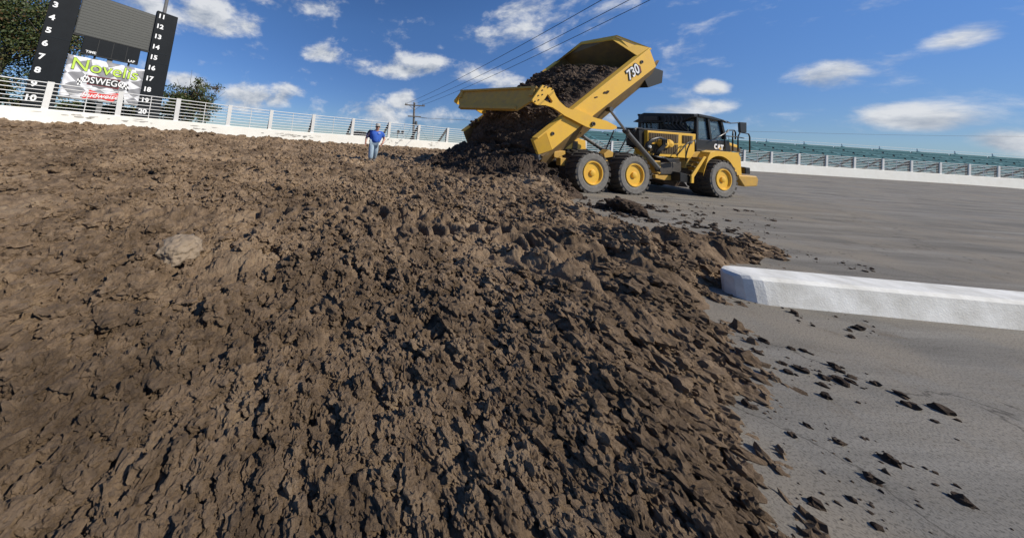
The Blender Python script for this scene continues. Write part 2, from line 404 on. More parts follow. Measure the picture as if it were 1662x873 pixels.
TRACKS = [  # (points, half width, depth, lug pitch) tyre tracks pressed into the soil
    (gl((395, 347), (460, 343), (540, 342), (600, 343), (690, 352)), .27, .17, .33),
    (gl((640, 372), (720, 366), (800, 368), (860, 376)), .2, .14, .27),
    (gl((830, 388), (900, 372), (960, 367), (1010, 367), (1075, 374)), .21, .13, .19),
    (gl((770, 398), (830, 415), (900, 440), (980, 470)), .20, .12, .0),
    (gl((900, 396), (980, 412), (1060, 432), (1130, 450)), .20, .12, .0),
    (gl((1080, 382), (1150, 386), (1200, 400), (1250, 408)), .16, .10, .0),
    (gl((120, 352), (220, 346), (330, 346)), .2, .12, .33),
    ([(-9, 9.5), (-4, 9.0), (1, 9.2), (5, 9.6)], .30, .12, .5),
]
def track_dist(x, y):
    best = np.full(x.shape, 9.)
    for P, hw, dp, lug in TRACKS:
        P = np.array(P, float)
        for i in range(len(P) - 1):
            a = P[i]; e = P[i + 1] - a; t = np.clip(((x - a[0]) * e[0] + (y - a[1]) * e[1]) / (e @ e), 0, 1)
            best = np.minimum(best, np.hypot(x - a[0] - t * e[0], y - a[1] - t * e[1]) - hw)
    return best
def track_mod(x, y, h):
    for P, hw, dp, lug in TRACKS:
        P = np.array(P, float); P3 = catmull(np.c_[P, np.zeros(len(P))], 6)[:, :2]
        lo = P3.min(0) - 1; hi = P3.max(0) + 1
        sel = (x > lo[0]) & (x < hi[0]) & (y > lo[1]) & (y < hi[1])
        if not sel.any(): continue
        xs = x[sel]; ys = y[sel]; best = np.full(xs.shape, 1e9); sg = np.zeros(xs.shape); al = np.zeros(xs.shape); L = 0
        for i in range(len(P3) - 1):
            a = P3[i]; e = P3[i + 1] - a; le = np.linalg.norm(e); t = np.clip(((xs - a[0]) * e[0] + (ys - a[1]) * e[1]) / (le * le), 0, 1)
            dx = xs - a[0] - t * e[0]; dy = ys - a[1] - t * e[1]; d2 = dx * dx + dy * dy; m = d2 < best
            best = np.where(m, d2, best); sg = np.where(m, (e[0] * dy - e[1] * dx) / le, sg); al = np.where(m, L + t * le, al); L += le
        d = np.sqrt(best); wob = .05 * (vnoise(xs * 5, ys * 5, 77) - .5)
        inn = np.clip((hw - d + wob) / .07, 0, 1); inn = inn * inn * (3 - 2 * inn)
        ends = np.clip(np.minimum(al, L - al) / .3, 0, 1); inn = inn * ends * np.clip(.7 + 1.0 * vnoise(xs * 1.6, ys * 1.6, 5), 0, 1)
        hs = h[sel]; hm = float(hs[inn > .5].mean()) if (inn > .5).any() else .2
        if lug:
            ph = (al + np.abs(sg) * .55 + .10 * fbm(xs * 2.2, ys * 2.2, 19, 3)) / lug; ph = ph - np.floor(ph)
            flat = hm + .08 + .05 * (vnoise(al * 2.3, sg * 3, 15) - .5) - dp * 1.4 + dp * 1.4 * np.clip(1.9 * np.minimum(ph, .58 - ph) / .29, 0, 1) * (ph < .58)
        else:
            flat = hm - dp * .5 + .075 * np.cos(sg / hw * 8.0) + .02 * np.sin(al * 9)
        rim = .07 * np.exp(-((d - hw - .09) / .08) ** 2) * ends
        flat = flat + .34 * (hs - hm)
        h[sel] = hs * (1 - inn) + flat * inn + rim * (1 - inn)
    return h
def dirt_thick(x, y):
    """soil depth above the asphalt"""
    wx = x + .20 * fbm(x * 2.3, y * 2.3, 3, 3) + .05 * fbm(x * 11, y * 11, 5, 2); wy = y + .20 * fbm(x * 2.3 + 50, y * 2.3, 9, 3) + .05 * fbm(x * 11 + 20, y * 11, 6, 2)
    sd = poly_sd(x, y, DPOLY) + .30 * fbm(x * 1.1, y * 1.1, 31, 4)
    amp = np.clip(np.hypot(x, y) / 3.2, .38, 1.12) * (.70 + .62 * np.clip(vnoise(x * .45 + 3, y * .45, 21), 0, 1) ** 1.3)
    rn = np.clip(np.hypot(x, y) / 3.0, .35, 1); sm = np.clip((vnoise(x * .8 + 9, y * .8, 61) - .20) / .35, 0.6, 1)   # some stretches are smeared smooth
    h = .13 + .10 * fbm(x * .55, y * .55, 41, 3)
    c1 = clods(wx, wy, .50, 100, .30, .35, .70, .8) * .50 * .55
    c2 = clods(wx * 1.02 + 5, wy, .23, 200, .50, .35, .75, .8) * .23 * .75
    c3 = clods(wx + 9, wy * 1.03, .105, 300, .65, .35, .8, .8) * .105 * .85
    c4 = clods(wx + 2, wy + 7, .048, 400, .7, .35, .8, .8) * .048 * .8
    rough = billow(wx * 3.2, wy * 3.2, 141, 5, .58) * .13 + fbm(x * 17, y * 17, 51, 4, .75) * .06 + fbm(x * 75, y * 75, 53, 2, .7) * .014
    pits = clods(wx + 31, wy + 17, .66, 600, .26, .22, .5, .8) * .66 + .7 * clods(wx + 11, wy + 37, .30, 620, .30, .25, .5, .8) * .30
    h = h + amp * sm * (np.maximum(c1, c2 * .9) + .7 * c3) + (.35 + .65 * sm) * (.8 * c4 + rough * np.clip(rn * 1.25, .55, 1)) - .50 * sm * rn * pits
    h = track_mod(x, y, h)
    # spilled soil thickens towards the truck and along the wall
    ed = np.clip((sd + .05) / .55, 0, 1); ed = ed * ed * (3 - 2 * ed)
    return h * ed - .07 * (1 - ed) - .8 * np.clip(-sd - .06, 0, 1), sd
def dirt_z(x, y):
    x = np.asarray(x, float); y = np.asarray(y, float)
    b, d = bank(x, y); t, sd = dirt_thick(x, y)
    t = t + (.10 + .16 * vnoise(x * .8, y * .8, 71)) * np.exp(-((d - .35) / .6) ** 2)
    for (mx, my, hh, rr) in ((5.8, 8.8, .26, 1.2), (5.6, 10.2, .20, 1.3), (6.55, 5.55, .16, .4), (7.3, 5.5, .10, .4)):
        t = t + hh * np.exp(-((x - mx) ** 2 + (y - my) ** 2) / (rr * rr)) * np.clip((sd + .1) / .3, 0, 1)
    return b + t, sd, d
def build_dirt():
    na, nr = 1240, 760
    th = np.linspace(R(-74), R(68), na); rr = .85 * (34 / .85) ** (np.arange(nr) / (nr - 1))
    TH, RR = np.meshgrid(th, rr, indexing='ij'); x = RR * np.sin(TH); y = RR * np.cos(TH)
    z, sd, d = dirt_z(x, y)
    # lateral push makes overhung, broken lumps
    k = np.clip(RR / 3.5, .25, 1); x2 = x + k * .06 * fbm(x * 7, y * 7, 81, 3); y2 = y + k * .08 * fbm(x * 7 + 40, y * 7, 83, 3)
    keep = (sd > -.5) & (d > -.08)
    idx = np.arange(na * nr).reshape(na, nr)
    q = np.stack([idx[:-1, :-1], idx[1:, :-1], idx[1:, 1:], idx[:-1, 1:]], -1).reshape(-1, 4)
    kf = (keep[:-1, :-1] & keep[1:, :-1] & keep[1:, 1:] & keep[:-1, 1:]).ravel()
    q = q[kf][:, ::-1]; used = np.unique(q); mp = np.full(na * nr, -1); mp[used] = np.arange(len(used))
    V = np.stack([x2.ravel(), y2.ravel(), z.ravel()], 1)[used]
    o = np_mesh('dirt_ground', V, mp[q], M['soil'], smooth=True); tag(o, kind='structure', label='rough brown churned soil spread over the banked track')
    return o
build_dirt()

def build_ground():
    th = np.linspace(0, 2 * math.pi, 241)[:-1]; rr = np.concatenate([[.3], .6 * (75 / .6) ** (np.arange(90) / 89), [120, 200, 400, 900, 2500]])
    TH, RR = np.meshgrid(th, rr, indexing='ij'); x = RR * np.sin(TH); y = RR * np.cos(TH)
    b, d = bank(x, y); out = (d < 0) | (RR > 100)
    z = np.where(RR > 100, np.where(y > 0, .9, 0), b)
    na, nr = len(th), len(rr); idx = np.arange(na * nr).reshape(na, nr); nx = np.roll(idx, -1, 0)
    q = np.stack([idx[:, :-1], idx[:, 1:], nx[:, 1:], nx[:, :-1]], -1).reshape(-1, 4)
    o = np_mesh('ground', np.stack([x.ravel(), y.ravel(), z.ravel()], 1), q, [M['asphalt'], M['grass']])
    of = out.ravel()[q].all(1)
    o.data.polygons.foreach_set('material_index', of.astype(np.int32))
    tag(o, kind='structure', label='dusty grey asphalt of the banked oval track')
build_ground()

def lump(seed, sub=2, rough=.38):
    bm = bmesh.new(); bmesh.ops.create_icosphere(bm, subdivisions=sub, radius=1)
    V = np.array([v.co[:] for v in bm.verts]); Fc = np.array([[v.index for v in f.verts] for f in bm.faces]); bm.free()
    out = []
    for p in V:
        q = Vector(p); k = 1 + rough * 1.3 * mnoise.noise(q * 1.3 + Vector((seed * 7.1, 0, 0))) + rough * .9 * mnoise.noise(q * 3.1 + Vector((0, seed * 3.7, 0))) + rough * .55 * mnoise.noise(q * 6 + Vector((0, 0, seed * 2.3))) + rough * .4 * mnoise.noise(q * 13 + Vector((seed * 1.3, 0, 0)))
        out.append(np.asarray(p) * k)
    return np.array(out), Fc
LUMPS = {k: [lump(i, k, .55) for i in range(12)] for k in (1, 2, 3, 4)}
def scatter(name, P, S, m, squash=.75, seed=1, lod=None):
    rg = np.random.default_rng(seed); Vs = []; Fs = []; k = 0
    for p, s in zip(P, S):
        px_ = s * 260 / max(1., float(np.hypot(p[0], p[1]))); V, Fc = LUMPS[1 if px_ < 1.1 else (2 if px_ < 2.2 else (3 if px_ < 6.5 else 4))][rg.integers(12)]; a = rg.uniform(0, 6.28); ca, sa = math.cos(a), math.sin(a)
        st = rg.uniform(.75, 1.25, 3) * s; W = V * st
        W = np.stack([W[:, 0] * ca - W[:, 1] * sa, W[:, 0] * sa + W[:, 1] * ca, W[:, 2] * squash], 1) + p
        Vs.append(W); Fs.append(Fc + k); k += len(V)
    return np_mesh(name, np.concatenate(Vs), np.concatenate(Fs), m, smooth=False)
def build_clods():
    rg = np.random.default_rng(3); n = 46000
    r = 1.0 * (21 / 1.0) ** (rg.random(n) ** .72); th = R(-66) + R(130) * rg.random(n)
    x = r * np.sin(th); y = r * np.cos(th); z, sd, d = dirt_z(x, y)
    ok = (sd > -.15) & (d > .3) & (vnoise(x * .8, y * .8, 91) + .35 * vnoise(x * 3, y * 3, 92) > rg.uniform(.22, .80, n))
    ok &= (track_dist(x, y) > .05 + .1 * rg.random(n))
    x, y, z, sd = x[ok], y[ok], z[ok], sd[ok]
    s = (.010 + .075 * rg.random(len(x)) ** 3.6) * np.clip(np.hypot(x, y) / 2.6, .45, 1) + .0035 * np.hypot(x, y) * rg.random(len(x)) ** 2
    tag(scatter('soil_clods', np.stack([x, y, z + s * .28], 1), s, M['soil'], seed=4), kind='stuff', label='loose crumbs and clods of brown soil', cat='soil')
    n = 9000; r = .8 * (4.5 / .8) ** rg.random(n); th = R(-66) + R(130) * rg.random(n); x = r * np.sin(th); y = r * np.cos(th); z, sd, d = dirt_z(x, y)
    ok = (sd > -.1) & (vnoise(x * 2.2, y * 2.2, 95) > rg.uniform(.2, .8, n)); x, y, z = x[ok], y[ok], z[ok]; s = .004 + .022 * rg.random(len(x)) ** 2.5
    tag(scatter('soil_crumbs', np.stack([x, y, z + s * .3], 1), s, M['soil'], seed=14), kind='stuff', label='fine crumbs of brown soil in the foreground', cat='soil')
    # crumbs on the asphalt around the edge of the soil
    c = [(6.9, 7.0, .6), (7.3, 8.6, .9), (8.6, 8.4, 1.3), (9.5, 7.6, 1.2), (11.5, 9.0, 1.8), (8.4, 6.3, .8), (6.6, 6.6, .5), (7.0, 9.2, .5), (6.6, 7.8, .5), (7.4, 6.3, .6), (5.9, 3.6, .5), (4.6, 3.0, .5), (3.4, 2.1, .4), (2.6, 1.6, .35), (2.2, 1.2, .3), (7.6, 4.6, .5)]
    P = []; S = []
    for (cx, cy, rad) in c:
        for _ in range(60):
            a = rg.uniform(0, 6.28); q = rad * rg.random() ** .7; xx = cx + q * math.cos(a); yy = cy + q * math.sin(a)
            sc = (.008 + .05 * rg.random() ** 4) * (1 if cy > 5.2 else .5); P.append((xx, yy, float(bank(xx, yy)[0]) + sc * .3)); S.append(sc)
    tag(scatter('soil_crumbs', np.array(P), np.array(S), M['soil_dark'], seed=5), kind='stuff', label='small crumbs of soil scattered on the asphalt', cat='soil')
build_clods()
def big_clod(name, px, py, s, label, m, grp=None, seed=3, sq=.7, onsoil=False, st=(1, 1), rough=.42):
    V, Fc = lump(seed, 5, rough)
    g = gz(px, py, .0)
    if onsoil: g = gz(px, py, .18); z = float(dirt_z(np.array([g[0]]), np.array([g[1]]))[0][0]) * .4 + .15
    else: z = float(bank(g[0], g[1])[0])
    V = V * np.array([s * st[0], s * st[1], s * sq]) + np.array([g[0], g[1], z + s * .38 * sq / .7])
    o = np_mesh(name, V, Fc, m); tag(o, label, 'soil clod', grp); return o
big_clod('soil_clod', 1016, 344, .30, 'large dark clod of soil alone on the asphalt below the middle wheel', M['soil_dark'], seed=3, st=(1.1, .9))
big_clod('soil_clod', 1040, 351, .13, 'small dark clod just right of the largest clod on the asphalt', M['soil_dark'], seed=5)
big_clod('soil_clod', 1056, 339, .10, 'smallest clod on the asphalt, to the right of the largest clod', M['soil_dark'], seed=8)
big_clod('soil_clod', 976, 339, .13, 'flat dark clod on the asphalt left of the largest clod', M['soil_dark'], seed=6, st=(1.3, .8))
big_clod('soil_clod', 288, 427, .18, 'pale smooth rounded clod in the foreground soil at lower left', mat('pale_clay', (.21, .155, .105), .85, 0, 6, c2=(.28, .22, .155), bump=.5), seed=11, onsoil=True, sq=.72, rough=.17)

# ------------------------------------------------------------------ truck frame
O3 = gz(957, 314); TH_ = R(10.48); TL_ = R(5)
TU = np.array([math.cos(TH_), math.sin(TH_), 0]); THz = np.array([-math.sin(TH_), math.cos(TH_), 0])
TW = THz * math.cos(TL_) + np.array([0, 0, math.sin(TL_)]); TN = np.cross(TU, TW); TR = np.stack([TU, TW, TN])
O3[2] += float(bank(O3[0], O3[1])[0]) * 0
def T(px, py, w):
    d = TR @ ray(px, py); o = TR @ (EYEP - O3); t = (w - o[1]) / d[1]; p = o + d * t
    return np.array([p[0], w, p[2]])
def Z1(x, y, w): return T(860 + x / 5.136, 50 + y / 5.136, w)
def Z2(x, y, w): return T(840 + x / 5.133, 180 + y / 5.133, w)
def Z3(x, y, w): return T(1020 + x / 5.133, 170 + y / 5.133, w)
def t2w(p): return O3 + TR.T @ np.asarray(p, float)
TM = Matrix([[TU[i], TW[i], TN[i], O3[i]] for i in range(3)] + [[0, 0, 0, 1]])
truck = empty('articulated_dump_truck', mtx=TM)
tag(truck, 'yellow six-wheeled articulated dump truck with its bed raised, tipping soil', 'dump truck')
def P_(pts, w, dw, name, m, parent, bevel=.012):
    return MB().prism([np.array(p) for p in pts], (0, dw, 0)).build(name, m, parent, bevel=bevel)

# wheels
RT, TWD = .822, .62
def make_wheel():
    w = empty('wheel'); w.parent = truck
    t = MB()
    prof = [(.06, .41), (.03, .43), (.0, .52), (.0, .68), (.03, .735), (.09, .765), (.53, .765), (.59, .735), (.62, .68), (.62, .52), (.60, .41)]
    n = 64; vs = []
    t.lathe([(a, r) for a, r in prof], (0, 0, 0), 1, n)
    # sidewall faces use the dusty material
    for k, f in enumerate(t.f):
        ring = min(f) // n
        if len(f) == 4 and ring in (0, 1, 2, 3): t.mi[k] = 1
    nl = 22
    for k in range(nl):
        for side in (0, 1):
            a0 = 2 * math.pi * (k + .5 * side) / nl
            def pt(a, yy, r): return np.array([r * math.cos(a), yy if side == 0 else TWD - yy, r * math.sin(a)])
            da = .085; sk = .20
            ring = lambda rr: [pt(a0 - da, -.012, rr - .05), pt(a0 + da, -.012, rr - .05), pt(a0 + da + sk, .34, rr), pt(a0 - da * .7 + sk, .34, rr)]
            lo = [pt(a0 - da, .012, .70), pt(a0 + da, .012, .70), pt(a0 + da + sk, .34, .75), pt(a0 - da * .7 + sk, .34, .75)]
            hi = [pt(a0 - da * .9, .004, .79), pt(a0 + da * .9, .004, .79), pt(a0 + da * .9 + sk, .33, .815), pt(a0 - da * .6 + sk, .33, .815)]
            t.loft(lo, hi)
    tyre = t.build('tyre', [M['rubber'], M['rubber_wall']], w)
    r = MB()
    r.lathe([(.05, .435), (.0, .43), (.0, .395), (.06, .38), (.08, .35), (.24, .335), (.31, .29), (.31, .0)], (0, 0, 0), 1, 48)
    rim = r.build('rim', M['yellow'], w, smooth=True, shade_angle=30)
    h = MB()
    h.lathe([(.30, .20), (.10, .19), (.075, .175), (.07, .12), (.01, .115), (.0, .09), (-.002, .0)], (0, 0, 0), 1, 32)
    for k in range(12):
        a = k * math.pi / 6
        h.lathe([(.08, .022), (.035, .022), (.03, .0)], (.148 * math.cos(a), .02, .148 * math.sin(a)), 1, 6)
    h.build('hub', M['yellow'], w, smooth=True, shade_angle=30)
    return w
wheel0 = make_wheel(); wheels = []
UM = (0.02, 2.06, 6.93)
k = 0
for u in UM:
    for far in (False, True):
        o = wheel0 if k == 0 else copy_tree(wheel0, truck)
        o.location = (u, -.12 if not far else 2.85, RT * 1.06 - .07); o.scale = (1.06, 1.28, 1.06)
        o.rotation_euler = (0, random.uniform(0, 6), math.pi if far else 0)
        if not far: o.rotation_euler = (0, random.uniform(0, 6), 0)
        k += 1

# bed frame
A_ = R(37.6); CA, SA = math.cos(A_), math.sin(A_); U0, Z0, SK, BWD = -2.46, 1.92, -.34, 3.4
def bd(a, b, w): return np.array([U0 + a * CA - b * SA + SK * w, w, Z0 + a * SA + b * CA])
bed = empty('dump_bed'); bed.parent = truck
def side(w0, w1, nm):
    m = MB()
    ex = .55 if nm == 'far' else 0
    o = [(.5, 0), (6.88 + ex, 0), (6.72 + ex, -.78), (2.8, -.69), (.33, -.70)]
    m.loft([bd(a, b, w0) for a, b in o], [bd(a, b, w1) for a, b in o])
    s = 1 if w1 > w0 else -1
    A = [bd(.5, 0, w0), bd(.5, 0, w1), bd(.33, -.70, w1), bd(.33, -.70, w0)]
    B = [bd(0, 0, w0 + .13 * s), bd(0, 0, w1 + .10 * s), bd(-.13, -.62, w1 + .1 * s), bd(-.13, -.62, w0 + .13 * s)]
    m.loft(A, B)
    body_ = None
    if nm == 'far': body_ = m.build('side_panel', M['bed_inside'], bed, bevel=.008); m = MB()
    m.loft([bd(.05, .0, w0 - .02 * s), bd(.05, .05, w0 - .02 * s), bd(.05, .05, w0 + .18 * s), bd(.05, .0, w0 + .18 * s)],
           [bd(6.9, .0, w0 - .02 * s), bd(6.9, .05, w0 - .02 * s), bd(6.9, .05, w0 + .18 * s), bd(6.9, .0, w0 + .18 * s)])
    return m.build('top_rim' if nm == 'far' else 'side_panel', M['yellow'], bed, bevel=.008)
side(0, .12, 'near'); side(BWD, BWD - .12, 'far')
fl = [(.10, -.66), (.72, -1.55), (2.68, -1.55), (3.30, -.66)]; fo = [(3.36, -.70), (2.72, -1.67), (.68, -1.67), (.04, -.70)]
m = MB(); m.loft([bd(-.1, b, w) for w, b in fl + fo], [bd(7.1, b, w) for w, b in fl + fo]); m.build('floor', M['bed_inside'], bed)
m = MB()
fp = [(6.80, -.02, .02), (6.95, .78, .8), (7.72, .48, 2.6), (7.40, 0, BWD - .02), (7.2, -.66, 3.3), (7.25, -1.66, 2.68), (7.15, -1.66, .72), (6.7, -.72, .06)]
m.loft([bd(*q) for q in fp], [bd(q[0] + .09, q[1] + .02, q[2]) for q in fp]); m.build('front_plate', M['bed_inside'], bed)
m = MB()
oe = [(6.93, .02, -.02), (7.06, .84, .8), (7.82, .54, 2.6), (7.5, .03, BWD + .02)]; ie = [(6.28, .055, .10), (6.86, .76, .90), (7.62, .50, 2.52), (7.0, .06, BWD - .1)]
for i in range(3):
    q = [oe[i], oe[i + 1], ie[i + 1], ie[i]]
    m.loft([bd(*p) for p in q], [bd(p[0], p[1] - .06, p[2]) for p in q])
m.build('spill_guard', M['yellow'], bed)
# front belly box, coloured black to stand in for shade below the panel
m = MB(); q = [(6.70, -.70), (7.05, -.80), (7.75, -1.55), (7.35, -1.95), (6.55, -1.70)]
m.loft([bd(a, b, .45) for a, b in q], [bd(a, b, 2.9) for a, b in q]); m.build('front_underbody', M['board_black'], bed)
m = MB(); q = [(6.7, .02, BWD), (7.45, .02, BWD), (7.76, .50, 2.62)]
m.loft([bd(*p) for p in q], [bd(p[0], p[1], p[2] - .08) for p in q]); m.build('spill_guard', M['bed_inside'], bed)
# rear lip
m = MB(); q = [(-.16, -.62), (.33, -.72), (.28, -.84), (-.25, -.80)]
m.loft([bd(a, b, .12) for a, b in q], [bd(a, b, 1.0) for a, b in q]); m.build('rear_lip', M['steel'], bed)
# small fittings on the panel
def disc(px, py, w, r, name, mt, parent, th=.03, n=16):
    c = T(px, py, w); b = MB(); b.lathe([(0, r), (-th, r), (-th, r * .55), (-th * .3, r * .5), (-th * .3, 0)], c, 1, n); return b.build(name, mt, parent)
disc(860 + 930 / 5.136, 50 + 262 / 5.136, -.002, .07, 'lifting_eye', M['dark_metal'], bed)
disc(840 + 290 / 5.133, 180 + 190 / 5.133, -.002, .07, 'lifting_eye', M['dark_metal'], bed)
rg = np.random.default_rng(12)
for (cx, cy, L) in ((552, 556, 16), (638, 515, 26)):
    pts = []
    for t in np.arange(14) * 2 * math.pi / 14:
        rr = rg.uniform(.6, 1.15); pts.append(Z1(cx + math.cos(t) * L * rr, cy + math.sin(t) * L * .5 * rr - math.cos(t) * L * .25, -.004))
    MB().prism(pts, (0, -.01, 0)).build('mud_patch', M['soil_dark'], bed)
# number plate lettering
xa = bd(1, 0, 0) - bd(0, 0, 0); ya = np.array([-xa[2], 0, xa[0]])
c7 = Z1(855, 350, -.006)
hx = Z1(893, 325, -.004)
q = [hx + .27 * (xa * math.cos(t) * .9 + ya * math.sin(t)) for t in np.arange(6) * math.pi / 3 + .1]
MB().prism(q, (0, -.004, 0)).build('number_badge', M['board_black'], bed)
q = [hx + xa * .03 + .2 * (xa * math.cos(t) * .9 + ya * math.sin(t)) + np.array([0, -.006, 0]) for t in np.arange(6) * math.pi / 3 + .1]
MB().prism(q, (0, -.004, 0)).build('number_badge', M['maroon'], bed)
text_obj('number_outline', '730', c7 + np.array([0, -.009, 0]), xa, ya + xa * 0, .56, M['board_black'], bed, offset=.05, shear=.2, depth=.003, sx=.86)
text_obj('number', '730', c7 + np.array([0, -.017, 0]), xa, ya, .56, M['white_letter'], bed, offset=.010, shear=.2, depth=.003, sx=.86)

# tailgate with its scissor arms
tg = empty('tailgate'); tg.parent = truck
arm = [(105, 453), (195, 484), (215, 540), (248, 590), (300, 638), (352, 660), (385, 652), (470, 690), (540, 725), (640, 752), (722, 795), (726, 815), (688, 827), (600, 824), (515, 815), (470, 800),
       (410, 770), (350, 738), (290, 708), (240, 672), (190, 640), (130, 622), (60, 620), (24, 592), (22, 572)]
hole = [(150, 528), (190, 588), (183, 605), (165, 603), (118, 578)]
def arm_part(w, dw, shift, name='tailgate_arm'):
    bm = bmesh.new()
    pts = [Z1(x, y, -.12) for x, y in arm]; hp = [Z1(x, y, -.12) for x, y in hole]
    def place(p): return p + np.array([shift[0], w + .12, shift[1]])
    vo = [bm.verts.new(place(p)) for p in pts]; vh = [bm.verts.new(place(p)) for p in hp]
    es = [bm.edges.new((vo[i], vo[(i + 1) % len(vo)])) for i in range(len(vo))] + [bm.edges.new((vh[i], vh[(i + 1) % len(vh)])) for i in range(len(vh))]
    bmesh.ops.triangle_fill(bm, use_beauty=True, edges=es)
    g = bmesh.ops.extrude_face_region(bm, geom=list(bm.faces))
    for e in g['geom']:
        if isinstance(e, bmesh.types.BMVert): e.co.y += dw
    bmesh.ops.recalc_face_normals(bm, faces=bm.faces)
    me = bpy.data.meshes.new(name); bm.to_mesh(me); bm.free(); me.materials.append(M['yellow'])
    o = bpy.data.objects.new(name, me); COL.objects.link(o); o.parent = tg; return o
arm_part(-.12, .07, (0, 0)); FSH = (SK * 3.4 - .05, .05)
arm_part(BWD + .06, .07, FSH)
bolts = [(122, 468), (150, 474), (188, 488), (103, 497), (103, 533), (70, 541), (72, 578), (42, 590)]
for x, y in bolts:
    b = MB(); b.lathe([(0, .026), (-.02, .026), (-.02, 0)], Z1(x, y, -.121), 1, 8); b.build('bolt', M['black'], tg)
disc(860 + 523 / 5.136, 50 + 777 / 5.136, -.121, .085, 'pivot_pin', M['dark_metal'], tg, .05)
# plate between the arms (trapezoid, folded)
N = {k: Z1(*v, -.06) for k, v in dict(tr=(88, 462), tl=(60, 500), mid=(30, 570), bot=(12, 640)).items()}
nt_ = Z1(75, 490, 0); nb = Z1(28, 600, 0)
def tgp(f, h, out=0):      # f across 0..1, h down 0..1
    top = Z1(80, 482, 0); bot = Z1(25, 640, 0)
    p = top * (1 - h) + bot * h + np.array([SK * 3.4 * f - .05 * f, 3.4 * f, .05 * f]); n = np.array([-.85, 0, .5]); return p + n * out
m = MB()
pl = [(0, 0), (1, 0), (1, .62), (.92, 1.22), (.15, 1.22), (0, .62)]
m.loft([tgp(f, h) for f, h in pl], [tgp(f, h, .07) for f, h in pl]); m.build('tailgate_plate', M['yellow_dirty'], tg)
m = MB()
for (f0, f1, h0, h1) in ((.0, 1, .0, .10), (.15, .92, 1.04, 1.22)):
    m.loft([tgp(f0, h0, .075), tgp(f1, h0, .075), tgp(f1, h1, .075), tgp(f0, h1, .075)], [tgp(f0, h0, .17), tgp(f1, h0, .17), tgp(f1, h1, .17), tgp(f0, h1, .17)])
for f in (.01, .955):
    m.loft([tgp(f, .1, .075), tgp(f + .035, .1, .075), tgp(f + .035, .5, .075), tgp(f, .5, .075)], [tgp(f, .1, .16), tgp(f + .035, .1, .16), tgp(f + .035, .5, .16), tgp(f, .5, .16)])
m.build('tailgate_rib', M['yellow_dirty'], tg)

# hoist cylinders
hc = empty('hoist_cylinder'); hc.parent = truck
def cyl(p0, p1, p2, rb, rr, w0, w1, name='hoist_cylinder'):
    e = empty(name); e.parent = truck
    a, b, c = p0, p1, p2
    MB().tube([a, b], rb, 14).build('barrel', M['steel'], e, smooth=True, shade_angle=40)
    MB().tube([b + (b - a) * -.02, b + (b - a) * .03], rb * 1.25, 14).build('gland', M['dark_metal'], e, smooth=True, shade_angle=40)
    MB().tube([b, c], rr, 12).build('rod', M['chrome'] if rr > .03 else M['dark_metal'], e, smooth=True, shade_angle=40)
    for q in (a, c): mm = MB(); mm.lathe([(-.09, 0), (-.09, rb * 1.2), (.09, rb * 1.2), (.09, 0)], q, 1, 14); mm.build('pin_eye', M['dark_metal'], e)
    return e
bpy.data.objects.remove(hc)
cyl(Z2(1180, 490, .12), Z2(905, 172, .12), Z2(765, -12, .2), .085, .05, 0, 0)
cyl(Z2(725, 335, .9), Z2(530, 205, .9), Z2(460, 168, .9), .075, .05, 0, 0, 'hoist_cylinder')
for (p, q) in (((803, 165), (733, 330)), ((912, 218), (846, 345))):
    MB().tube([Z2(*p, .5), Z2(*q, .5)], .022, 8).build('tie_rod', M['black'], truck)

# rear chassis
fr = empty('rear_frame'); fr.parent = truck
P_([(-1.0, .35, 1.25), (3.3, .35, 1.30), (3.3, .35, 1.02), (-1.0, .35, .95)], 0, .2, 'side_rail', M['yellow_dirty'], fr)
P_([(-1.0, 2.2, 1.25), (3.3, 2.2, 1.30), (3.3, 2.2, 1.02), (-1.0, 2.2, .95)], 0, .2, 'side_rail', M['yellow_dirty'], fr)
for u in UM[:2]:
    MB().tube([(u, .25, RT), (u, 2.5, RT)], .2, 14).build('axle', M['dark_metal'], fr, smooth=True)
box = [Z2(395, 213, .6), Z2(432, 205, .6), Z2(568, 250, .6), Z2(572, 322, .6), Z2(385, 318, .6)]
P_(box, 0, .7, 'equipment_box', M['yellow'], fr)
P_([Z2(462, 250, .593), Z2(502, 255, .593), Z2(498, 322, .593), Z2(456, 318, .593)], 0, -.01, 'vent', M['bronze'], fr, 0)
P_([Z2(305, 340, .3), Z2(400, 335, .3), Z2(400, 362, .3), Z2(330, 395, .3), Z2(305, 385, .3)], 0, .5, 'rear_bracket', M['yellow_dirty'], fr)
P_([Z2(720, 360, .3), Z2(760, 325, .3), Z2(800, 345, .3), Z2(795, 385, .3), Z2(725, 395, .3)], 0, .25, 'hoist_bracket', M['yellow_dirty'], fr)
MB().tube([Z2(520, 190, .45), Z2(515, 160, .45), Z2(535, 138, .45), Z2(548, 140, .45)], .05, 8).build('hose', M['black'], fr, smooth=True)

